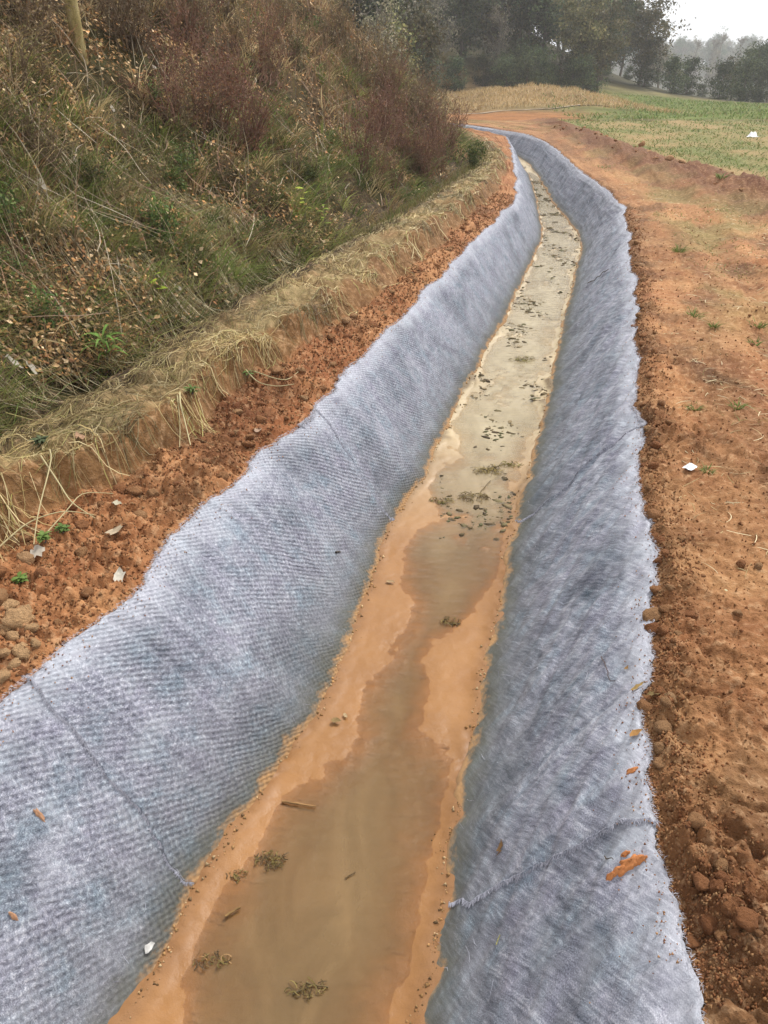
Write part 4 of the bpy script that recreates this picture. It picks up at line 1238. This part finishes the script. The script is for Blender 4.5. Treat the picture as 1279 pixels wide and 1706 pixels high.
# ---- the bare pole-like tree on the slope, top left
root = empty('young_tree', (0, 0, 0))
d_ = ray(134, 92); tt = np.arange(3, 30, .02); Pq = np.array([0, 0, CAM_H]) + tt[:, None] * (d_ / np.linalg.norm(d_))
k_ = int(np.argmax(Pq[:, 2] < hz(Pq[:, 0], Pq[:, 1])))
root.location = Pq[k_]
t = np.linspace(0, 1, 12)
tr = np.stack([-.10 * t, .02 * np.sin(t * 5), -.25 + 5.2 * t], -1)
V, F = tube(tr, np.linspace(.068, .04, 12) * (1 + .04 * rng.normal(size=12)), 14)
def mat_polebark():
    tn = NT('yellow_bark'); o = tn.coord(); n = tn.noise(tn.mapping(o, (6, 6, 2)), 3, 5, .6); n2 = tn.noise(o, 60, 4, .6)
    c = tn.ramp(n, [(.3, (.20, .155, .055)), (.5, (.32, .25, .10)), (.7, (.42, .35, .18))])
    c = tn.mix(c, tn.ramp(n2, [(.3, (.6, .6, .55)), (.6, (1, 1, 1))]), .8, 'MULTIPLY')
    return tn.done(c, .8, .2, tn.bump(n2, .01, .6))
mesh_np('trunk', V, F, mat_polebark(), parent=root)
parts = []
for b in range(9):
    o = np.array([-.1 * .8, 0, 3.4 + .2 * b]); a = b * 2.4; q = o + np.array([np.cos(a) * .7, np.sin(a) * .7, .8]) * np.linspace(0, 1.2, 5)[:, None]
    parts.append(tube(q, np.linspace(.02, .005, 5), 5))
V, F = join(parts)
mesh_np('limbs', V, F, M_BARK, cols=np.full((len(V), 3), .16), parent=root)
tag(root, 'bare yellowish tree trunk standing on the slope at upper left', 'tree')

# ---- dry tan grass on the bank beyond the bend, crop and field grass
n = 9000
x = rng.uniform(4.0, 20, n); y = rng.uniform(58, 76, n)
blades('dry_bank_grass', x, y, ground_right(x, y, False), rng.uniform(.12, .42, n), np.full(n, .022), rng.normal(size=n) * .8, rng.uniform(0, 6.28, n), rng.uniform(0, .8, n),
       pick([(.50, .36, .18), (.42, .29, .13), (.56, .44, .26), (.34, .25, .11)], n), M_BLADE)
n = 15000
x = rng.uniform(11, 48, n); y = rng.uniform(48, 84, n)
kp = fbm(x * .25, y * .35, 702, 3) + .25 * rng.normal(size=n) + .3 * sstep(20, 30, x) > -.05; x, y = x[kp], y[kp]; n = len(x)
blades('green_crop', x, y, ground_right(x, y, False), rng.uniform(.1, .32, n), np.full(n, .035), rng.uniform(.2, .7, n), rng.uniform(0, 6.28, n), rng.uniform(.2, .9, n),
       pick([(.15, .22, .05), (.20, .25, .07), (.12, .18, .045), (.28, .27, .11)], n), M_BLADE)
n = 34000
y = 10 * (48 / 10) ** rng.random(n); x = fRidge(y) + .3 + rng.random(n) ** 1.2 * (4 + .35 * y)
kp = fbm(x * .5, y * .3, 432, 4) + .3 * rng.normal(size=n) > -.25; x, y = x[kp], y[kp]; n = len(x)
blades('field_grass', x, y, ground_right(x, y, False), rng.uniform(.03, .10, n) * (1 + .02 * y), (.002 + .0004 * y) * rng.uniform(.7, 1.3, n), rng.uniform(.2, .9, n), rng.uniform(0, 6.28, n), rng.uniform(.2, .9, n),
       pick([(.20, .25, .07), (.15, .20, .055), (.34, .28, .13), (.26, .26, .10), (.11, .16, .045)], n), M_BLADE)
n = 14000
y = 4 * (40 / 4) ** rng.random(n); x = fR(y) + .4 + rng.random(n) * np.maximum(fRidge(y) - fR(y) - .6, .3)
kp = fbm(x * .9 - 4, y * .7, 426, 4) + .2 * rng.normal(size=n) > .26; x, y = x[kp], y[kp]; n = len(x)
blades('track_grass', x, y, ground_right(x, y, False) + .01, rng.uniform(.02, .06, n), (.0014 + .0003 * y), rng.uniform(.3, 1.0, n), rng.uniform(0, 6.28, n), rng.uniform(.2, .9, n),
       pick([(.24, .24, .08), (.34, .28, .12), (.17, .20, .06)], n), M_BLADE)

# ================================================================== CLODS, LEAVES, STICKS, SCRAPS
def ico(sub):
    import bmesh
    bm = bmesh.new(); bmesh.ops.create_icosphere(bm, subdivisions=sub, radius=1.0)
    V = np.array([v.co[:] for v in bm.verts]); F = np.array([[v.index for v in f.verts] for f in bm.faces]); bm.free()
    return V, F
IV, IF = ico(3)
def clod_mesh(name, seed, flat=.7, rough=.22):
    V = IV.copy()
    n = .8 * perlin(V[:, 0] * 1.3 + seed, V[:, 1] * 1.3 + V[:, 2] * .9, seed) + .5 * perlin(V[:, 1] * 2.6, V[:, 2] * 2.6 + V[:, 0], seed + 3) + .55 * perlin(V[:, 0] * 4.5 + V[:, 2] * 3, V[:, 1] * 4.5 - V[:, 2] * 4, seed + 5) + .3 * perlin(V[:, 0] * 9 + V[:, 2] * 5, V[:, 1] * 9 - V[:, 2] * 8, seed + 6)
    V = V * (1 + rough * 1.3 * n)[:, None]
    for j in range(5):                                   # a few broken flat faces
        ax = unit(np.random.default_rng(seed * 9 + j).normal(size=3)); dd = V @ ax
        lim = .72; V = V - np.maximum(dd - lim, 0)[:, None] * ax * .6
    V[:, 2] *= flat
    return V, IF
CL = []
for i in range(8):
    V, F = clod_mesh('clod', 31 + i * 7, rng.uniform(.55, .85), rng.uniform(.16, .30))
    me_o = mesh_np('clod', V, F, M_CLOD, smooth=False)
    me_o.data.polygons.foreach_set('use_smooth', np.full(len(F), True, bool))
    CL.append(me_o)
_cu = set()
def put_clod(p, s, label, group, mat=None):
    src = CL[rng.integers(0, len(CL))]
    if src.name not in _cu:
        _cu.add(src.name); o = src
    else:
        o = src.copy(); COL.objects.link(o)
    o.location = (p[0], p[1], p[2] + s * .12)
    o.rotation_euler = (rng.normal() * .3, rng.normal() * .3, rng.uniform(0, 6.28))
    o.scale = (s, s * rng.uniform(.75, 1.2), s * rng.uniform(.75, 1.1))
    return tag(o, label, 'clod', group)
M_TANCLOD = mat_plain('tan_clay', (.56, .34, .17), .9, 3.2, .28, .2, .12)
# soil heaped along the right edge of the felt, loose on the track, on the left strip, on the tilled ridge
def clod_row(x, y, s, label, group):
    z = surf(x, y)
    for a_, b_, c_, s_ in zip(x, y, z, s): put_clod((a_, b_, c_), s_, label, group)
n = 90; y = 1.0 * 11 ** rng.random(n)
clod_row(fR(y) + np.abs(rng.normal(size=n)) * .055 + .012, y, rng.uniform(.010, .030, n) * (1 + .03 * y), 'red clay clod along the right edge of the felt', 'clods beside the right felt edge')
n = 80; y = 1.0 * 9 ** rng.random(n)
clod_row(fR(y) + .12 + rng.random(n) * (.9 + .2 * y), y, rng.uniform(.007, .020, n) * (1 + .05 * y), 'small clay clod lying loose on the red track', 'clods on the track')
n = 130; y = 1.9 * 7.5 ** rng.random(n)
clod_row(fL(y) - .02 - rng.random(n) ** .7 * (fL(y) - fF(y)) * .95, y, rng.uniform(.012, .036, n) * (1 + .02 * y), 'red clay clod on the soil strip left of the felt', 'clods on the left soil strip')
n = 70; y = 12 * 3.0 ** rng.random(n)
clod_row(fRidge(y) + rng.normal(size=n) * .35, y, .03 + .06 * rng.random(n) ** 2, 'dark red clod on the tilled ridge between track and field', 'clods on the tilled ridge')
for u_, v_ in [(14, 1010), (40, 1022), (8, 1045), (52, 1048), (24, 1062), (10, 1090), (34, 1088), (20, 1110), (58, 1072), (5, 1128)]:
    o = put_clod(hit(u_ + rng.uniform(-4, 4), v_), rng.uniform(.020, .036), 'pale tan crumbly clod in the heap at the left edge beside the felt', 'pale clod heap at the left edge')
    o.data = o.data.copy(); o.data.materials[0] = M_TANCLOD
for u_, v_, s_, lab in [(30, 1035, .052, 'largest pale tan clod on top of the heap at the left edge'),
                        (1085, 1028, .034, 'dark clod on the right felt edge, upper of a pair'), (1087, 1050, .032, 'dark clod on the right felt edge, lower of a pair'),
                        (1160, 1370, .026, 'long red clod in the crumbled soil at lower right')]:
    o = put_clod(hit(u_, v_), s_, lab, None)
    if 'pale' in lab: o.data = o.data.copy(); o.data.materials[0] = M_TANCLOD
# crumbs too small to count
def crumbs(name, x, y, z, s, cols):
    n = len(x)
    base = unit(np.array([[1, 0, -.4], [-.5, .87, -.4], [-.5, -.87, -.4], [.1, .1, 1.]]))
    R1 = rng.uniform(.6, 1.4, (n, 4, 1))
    a = rng.uniform(0, 6.28, n)
    rot = np.stack([np.stack([np.cos(a), -np.sin(a), a * 0], -1), np.stack([np.sin(a), np.cos(a), a * 0], -1), np.stack([a * 0, a * 0, a * 0 + 1], -1)], 1)
    V = np.einsum('nij,kj->nki', rot, base) * R1 * s[:, None, None] + np.stack([x, y, z + s * .15], -1)[:, None]
    i = (np.arange(n) * 4)[:, None]
    F = np.concatenate([i + np.array([[0, 1, 3]]), i + np.array([[1, 2, 3]]), i + np.array([[2, 0, 3]]), i + np.array([[0, 2, 1]])])
    return mesh_np(name, V.reshape(-1, 3), F, M_BARK, cols=rep(cols, 4), smooth=True, kind='stuff')
SOILP = [(.30, .13, .055), (.36, .18, .08), (.24, .10, .042), (.40, .225, .105)]
n = 22000
y = .9 * 14 ** rng.random(n); dd = np.where(rng.random(n) < .4, np.abs(rng.normal(size=n)) * .08, rng.random(n) * (.8 + .5 * y)); x = fR(y) + dd + .004
crumbs('soil_crumbs', x, y, ground_right(x, y), rng.uniform(.0015, .007, n) * (1 + .10 * y), pick(SOILP, n) * .72)
n = 14000
y = 1.6 * 9 ** rng.random(n); x = fL(y) - .004 - rng.random(n) * (fL(y) - fF(y))
crumbs('soil_crumbs', x, y, ground_left(x, y), rng.uniform(.002, .009, n) * (1 + .08 * y), pick(SOILP, n) * .72)
n = 1400
y = 1.0 * 9 ** rng.random(n); sd = rng.random(n) < .5
x = np.where(sd, fL(y) + np.abs(rng.normal(size=n)) * .05, fR(y) - np.abs(rng.normal(size=n)) * .05)
crumbs('soil_crumbs', x, y, cloth_z(x, y) + .008, rng.uniform(.001, .004, n) * (1 + .08 * y), pick(SOILP, n))
# silt-caked scraps at the waterline, dark clumps in the shallow far water
n = 2600
y = 1.0 * 24 ** rng.random(n); sd = rng.random(n) < .5; e = np.abs(rng.normal(size=n)) * .018 * (1 + perlin(y * 3, y * 0, 735))
x = np.where(sd, fBL(y) - .01 + e, fBR(y) + .01 - e)
crumbs('waterline_scraps', x, y, np.maximum(sand_z(x, y), WATER), (.0012 + .009 * rng.random(n) ** 3) * (1 + .06 * y), pick([(.36, .20, .08), (.50, .36, .20), (.16, .10, .05), (.26, .16, .07), (.42, .24, .10)], n))
n = 5200
y = 3.4 * 7 ** (rng.random(n) ** .8); x = fBL(y) + (fBR(y) - fBL(y)) * (.04 + .92 * rng.random(n))
kp = (perlin(x * 3, y * 1.3, 731) + .3 * perlin(x * 9, y * 5, 732) + .14 * rng.normal(size=n)) > .52 - .26 * sstep(4.5, 8, y); x, y = x[kp][:1100], y[kp][:1100]; n = len(x)
JV, JF = ico(1); m_ = len(JV)
JR = JV[None] * (1 + .35 * rng.normal(size=(n, m_, 1)))
ss = (.004 + .016 * rng.random(n) ** 2.5) * (1 + .05 * y); aa = rng.uniform(0, 6.28, n); el = rng.uniform(.8, 2.2, n)
JR = JR * np.stack([ss * el, ss, ss * .28], -1)[:, None]
JX = JR[..., 0] * np.cos(aa)[:, None] - JR[..., 1] * np.sin(aa)[:, None]; JY = JR[..., 0] * np.sin(aa)[:, None] + JR[..., 1] * np.cos(aa)[:, None]
V = np.stack([JX + x[:, None], JY + y[:, None], JR[..., 2] + np.maximum(sand_z(x, y), WATER)[:, None]], -1).reshape(-1, 3)
F = (JF[None] + (np.arange(n) * m_)[:, None, None]).reshape(-1, 3)
mesh_np('mud_clumps', V, F, M_BARK, cols=rep(pick([(.07, .05, .028), (.11, .08, .04), (.15, .12, .06), (.09, .085, .04), (.20, .15, .08)], n), m_), kind='stuff')

# leaves: pointed blades with a midrib fold
def leaf(u, v, ln, wd, col, label, lift=.006, name='leaf', curl=.12, az=None):
    p = hit(u, v); k = 7; t = np.linspace(0, 1, k)
    a = rng.uniform(0, 6.28) if az is None else az
    prof = np.sin(np.pi * t ** .8) ** .8 * wd / 2 * rng.uniform(.85, 1.08, k)
    wav = .11 * ln * rng.normal(size=(k, 2))
    V = []
    for i in range(k):
        zc = curl * ln * (t[i] - .5) ** 2
        for s, zz in ((-1, .35), (-.5, .12), (0, 0), (.5, .12), (1, .35)):
            V.append(((t[i] - .5) * ln, s * prof[i] * (1 + .10 * rng.normal() * (abs(s) > .9)) + wav[i, 0] * .5, zc + zz * prof[i] * .8 + (wav[i, 1] * .4 if s else 0)))
    V = np.array(V)
    ca, sa = math.cos(a), math.sin(a)
    V = np.stack([V[:, 0] * ca - V[:, 1] * sa, V[:, 0] * sa + V[:, 1] * ca, V[:, 2]], -1)
    # lie on whatever slope is underneath
    e = .05
    gx = float((surf(p.x + e, p.y) - surf(p.x - e, p.y))[0]) / (2 * e); gy = float((surf(p.x, p.y + e) - surf(p.x, p.y - e))[0]) / (2 * e)
    gx, gy = np.clip(gx, -1.2, 1.2), np.clip(gy, -1.2, 1.2)
    V[:, 2] += V[:, 0] * gx + V[:, 1] * gy
    o = mesh_np(name, V, grid_faces(k, 5), M_LITTER, cols=np.array(col) * .70 * rng.uniform(.75, 1.15, (len(V), 1)))
    o.location = (p.x, p.y, p.z + lift)
    return tag(o, label, 'leaf', 'fallen leaves')
PALE = (.62, .50, .34); TAN = (.45, .27, .11); DRK = (.14, .08, .035)
leaf(190, 893, .10, .075, PALE, 'large pale crumpled leaf on red soil left of the felt', .015)
leaf(200, 965, .075, .045, (.72, .66, .54), 'cream folded leaf touching the left felt edge', .012, az=1.9)
leaf(196, 843, .05, .03, (.66, .60, .44), 'small cream leaf on the red clods at the left', .012)
leaf(250, 1583, .042, .020, (.78, .76, .72), 'white pointed leaf on the near left felt', .010, az=1.0)
leaf(1042, 1118, .020, .012, TAN, 'tiny tan leaf on the white felt edge at right', .012)
leaf(1060, 1150, .045, .02, (.50, .33, .12), 'curled ochre leaf on the right felt edge', .015, az=.2)
leaf(1058, 1228, .038, .026, (.55, .29, .10), 'orange leaf lying on the right felt edge', .014, az=.5)
leaf(832, 1415, .055, .014, (.28, .16, .07), 'narrow brown leaf on the right felt wall', .014, az=1.1)
leaf(1090, 1160, .05, .03, (.26, .18, .07), 'brown leaf on soil at the right felt edge', .012)
leaf(650, 972, .05, .025, (.50, .34, .18), 'brown leaf on the silt at the left waterline', .008)
leaf(560, 1205, .045, .035, (.36, .24, .10), 'dark curled leaf stuck in the silt by the left wall', .012)
leaf(575, 1195, .03, .018, (.55, .40, .22), 'small tan leaf beside the dark curled leaf in the silt', .010)
leaf(145, 495, .07, .05, (.62, .54, .40), 'pale leaf on the dark grass of the slope', .05)
leaf(62, 925, .07, .06, (.60, .52, .42), 'pale rounded leaf beside the weeds at the left edge', .01)
leaf(1208, 988, .02, .012, (.66, .60, .36), 'tiny pale leaf on the red soil at the right', .012)
leaf(430, 720, .05, .035, (.56, .38, .26), 'pinkish dry leaf at the left felt edge', .012)
leaf(135, 738, .05, .04, (.55, .33, .20), 'orange brown leaf on the straw bank', .03)
for u_, v_ in [(300, 500), (210, 300), (60, 640), (340, 240), (420, 240), (90, 150), (130, 290), (190, 200), (45, 180), (550, 230), (480, 300), (400, 255), (260, 130), (75, 330), (30, 630)]:
    leaf(u_, v_, rng.uniform(.06, .10), rng.uniform(.03, .05), (.55, .49, .40), 'pale fallen leaf lying on the brown slope', .10)

def stick(u0, v0, u1, v1, r, col, label, lift=.004, name='stick', sides=6):
    a, b = np.array(hit(u0, v0)), np.array(hit(u1, v1))
    k = 8; t = np.linspace(0, 1, k)[:, None]
    P = a + (b - a) * t; P[:, :2] += np.cumsum(rng.normal(size=(k, 2)), 0) * .02 * np.linalg.norm(b - a)
    P[:, 2] = surf(P[:, 0], P[:, 1]) + r * .7 + lift
    V, F = tube(P - a, r * np.linspace(.9, .6, k) * rng.uniform(.85, 1.15, k), sides)
    o = mesh_np(name, V, F, M_BARK, cols=np.array(col) * rng.uniform(.6, 1.25, (len(V), 1)))
    o.location = a
    return tag(o, label, 'stick', 'sticks and stalks in the ditch')
stick(472, 1338, 530, 1344, .006, (.30, .17, .07), 'short brown stick lying on the near silt', .003)
stick(376, 1530, 402, 1516, .006, (.22, .13, .05), 'stubby brown stick in the near silt by the left wall')
stick(510, 1640, 548, 1650, .0035, (.12, .085, .04), 'thin dark twig on the silt at the bottom, upper one')
stick(488, 1660, 520, 1640, .003, (.10, .075, .04), 'thin dark twig on the silt at the bottom, leftmost one')
stick(1000, 1100, 1022, 1140, .0022, (.10, .07, .06), 'thin dark curved stem on the right felt', .012)
stick(825, 1580, 832, 1562, .002, (.30, .28, .10), 'yellow grass stalk on the near right felt', .012)
stick(1005, 1433, 1022, 1437, .002, (.08, .06, .04), 'short dark stem beside the orange clay smear', .014)
stick(575, 1465, 590, 1455, .003, (.13, .085, .04), 'tiny dark twig in the middle of the near silt')
stick(800, 820, 815, 800, .003, (.14, .10, .05), 'dark twig across the shallow water')
stick(560, 925, 570, 926, .006, (.08, .07, .06), 'dark speck of twig on the left felt wall', .012)
stick(975, 480, 1000, 468, .006, (.16, .14, .12), 'dark stem caught on the far right felt wall', .03)
# matted weed clumps in the silt
def weed_clump(u, v, s, n, label, col=(.13, .09, .035)):
    p = hit(u, v)
    a = rng.uniform(0, 6.28, n); r = s * rng.random(n) ** .6
    x = np.cos(a) * r * 1.3; y = np.sin(a) * r * .8
    ang = rng.uniform(0, 6.28, n); ln = s * rng.uniform(.3, .9, n)
    t = np.linspace(-.5, .5, 5)[None]; cv = rng.normal(size=n)[:, None] * 1.5
    C = np.stack([x[:, None] + np.cos(ang[:, None] + cv * t) * ln[:, None] * t, y[:, None] + np.sin(ang[:, None] + cv * t) * ln[:, None] * t,
                  .003 + rng.random((n, 1)) * s * .25 * (1 - 3 * t ** 2)], -1)
    V, F = ribbons(C, np.full((n, 5), .0018), unit(np.stack([-np.sin(ang), np.cos(ang), rng.normal(size=n) * .6], -1)))
    o = mesh_np('weed_clump', V, F, M_LITTER, cols=rep(pick([col, (.20, .15, .05), (.09, .06, .03)], n), 10))
    o.location = p
    return tag(o, label, 'debris', 'matted weed in the ditch')
weed_clump(450, 1435, .045, 70, 'matted brown weed clump in the near silt')
weed_clump(395, 1462, .03, 30, 'small weed clump at the left edge of the near silt')
weed_clump(350, 1602, .045, 40, 'faint weed clump in the silt at bottom left', (.30, .18, .08))
weed_clump(510, 1648, .045, 34, 'dark weed clump around twigs at the bottom of the photo')
weed_clump(750, 1037, .045, 60, 'dark weed strand in the narrow water channel')
weed_clump(815, 785, .09, 110, 'ring of yellow brown weed in the shallow water', (.28, .21, .07))
weed_clump(790, 830, .08, 90, 'dark weed line across the shallow water')
weed_clump(850, 775, .06, 60, 'mossy weed lump by the right wall', (.22, .20, .05))
weed_clump(735, 835, .06, 60, 'green weed lump near the left wall', (.14, .14, .04))
weed_clump(870, 600, .10, 80, 'yellow green weed in the water before the clumps', (.24, .22, .06))

# orange clay smear on the near right felt
def smear(u, v, s, label, col=(.56, .22, .075)):
    p = hit(u, v); pts = []
    nr, na = 9, 28
    V = [(0, 0)]
    for i in range(1, nr + 1):
        for j in range(na):
            a = j / na * 2 * math.pi
            R_ = s * (1 + .5 * float(perlin(math.cos(a) * 1.6 + u, math.sin(a) * 1.6, 801)) + .3 * float(perlin(math.cos(a) * 4 + u, math.sin(a) * 4, 803)))
            V.append((math.cos(a) * R_ * i / nr * 1.3, math.sin(a) * R_ * i / nr * .8))
    V = np.array(V); rr = np.concatenate([[0], np.repeat(np.arange(1, nr + 1) / nr, na)])
    z = surf(p.x + V[:, 0], p.y + V[:, 1]) + .007 + .007 * (1 - rr ** 3) * (1 + .7 * perlin(V[:, 0] * 90, V[:, 1] * 90, 805)) - .009 * (rr > .95)
    F4 = grid_faces(nr, na + 0)
    idx = np.arange(nr * na).reshape(nr, na) + 1
    Fq = np.stack([idx[:-1], np.roll(idx, -1, 1)[:-1], np.roll(idx, -1, 1)[1:], idx[1:]], -1).reshape(-1, 4)
    Ft = np.stack([np.zeros(na, int), idx[0], np.roll(idx[0], -1)], -1)
    o = mesh_np('clay_smear', np.stack([V[:, 0], V[:, 1], z - p.z], -1), [Fq, Ft], M_SAND, cols=np.tile(np.array(col), (len(V), 1)), attrs={'wetr': np.full(len(V), .7)})
    o.location = p
    return tag(o, label, 'clay', 'clay stuck on the felt')
for u_, v_, r_, w_ in [(1048, 1440, .020, 'largest orange clay smear on the near right felt'), (1030, 1455, .013, 'clay smear touching the largest one on its left'),
                       (1066, 1436, .010, 'clay smear at the right end of the orange patch'), (1016, 1462, .008, 'clay smear leftmost in the orange patch'), (1040, 1425, .008, 'clay smear topmost in the orange patch')]:
    smear(u_, v_, r_, w_)
smear(1050, 1288, .012, 'small clay spot on the right felt edge')
smear(66, 1360, .009, 'small tan clay spot on the near left felt', (.50, .28, .16))
smear(22, 1527, .007, 'smallest tan clay spot at the left edge on felt', (.50, .28, .16))

# white plastic scraps
def scrap(u, v, s, h, label):
    p = hit(u, v)
    n = 13; g = np.linspace(-1, 1, n); X_, Y_ = np.meshgrid(g, g)
    rr = np.hypot(X_, Y_)
    Z_ = h * (1 - sstep(.2, 1.1, rr)) * (1 + .8 * perlin(X_ * 2.3 + u, Y_ * 2.3, 811)) + .12 * h * perlin(X_ * 6, Y_ * 6 + u, 812) + .006
    Xs = X_ * s * (1 + .25 * perlin(Y_ * 1.5, X_ * 0 + u, 813)); Ys = Y_ * s * .7 * (1 + .25 * perlin(X_ * 1.5, Y_ * 0 + u, 814))
    o = mesh_np('plastic_scrap', np.stack([Xs, Ys, Z_], -1), grid_faces(n, n), M_PLASTIC)
    o.location = (p.x, p.y, p.z + .004); o.rotation_euler = (0, 0, rng.uniform(0, 3))
    return tag(o, label, 'plastic')
M_PLASTIC = mat_plain('white_plastic', (.80, .80, .82), .4, 20, .12, .5)
scrap(1149, 781, .034, .016, 'small white plastic scrap on the red track')
scrap(1253, 228, .26, .14, 'white plastic bag lying on the distant field')

# ================================================================== HAZE
hb = np.array([[-260, -8, -2.6], [420, -8, -2.6], [420, 640, -2.6], [-260, 640, -2.6], [-260, -8, 62], [420, -8, 62], [420, 640, 62], [-260, 640, 62]], float)
HM = bpy.data.materials.new('haze_air'); HM.use_nodes = True
for nd in list(HM.node_tree.nodes):
    if nd.type != 'OUTPUT_MATERIAL': HM.node_tree.nodes.remove(nd)
pv = HM.node_tree.nodes.new('ShaderNodeVolumePrincipled')
pv.inputs['Color'].default_value = (.965, .98, 1.0, 1); pv.inputs['Density'].default_value = HAZE
pv.inputs['Anisotropy'].default_value = 0.0
HM.node_tree.links.new(pv.outputs[0], HM.node_tree.nodes['Material Output'].inputs['Volume'])
haze = mesh_np('haze', hb, np.array([[0, 3, 2, 1], [4, 5, 6, 7], [0, 1, 5, 4], [1, 2, 6, 5], [2, 3, 7, 6], [3, 0, 4, 7]]), HM, smooth=False, kind='stuff')
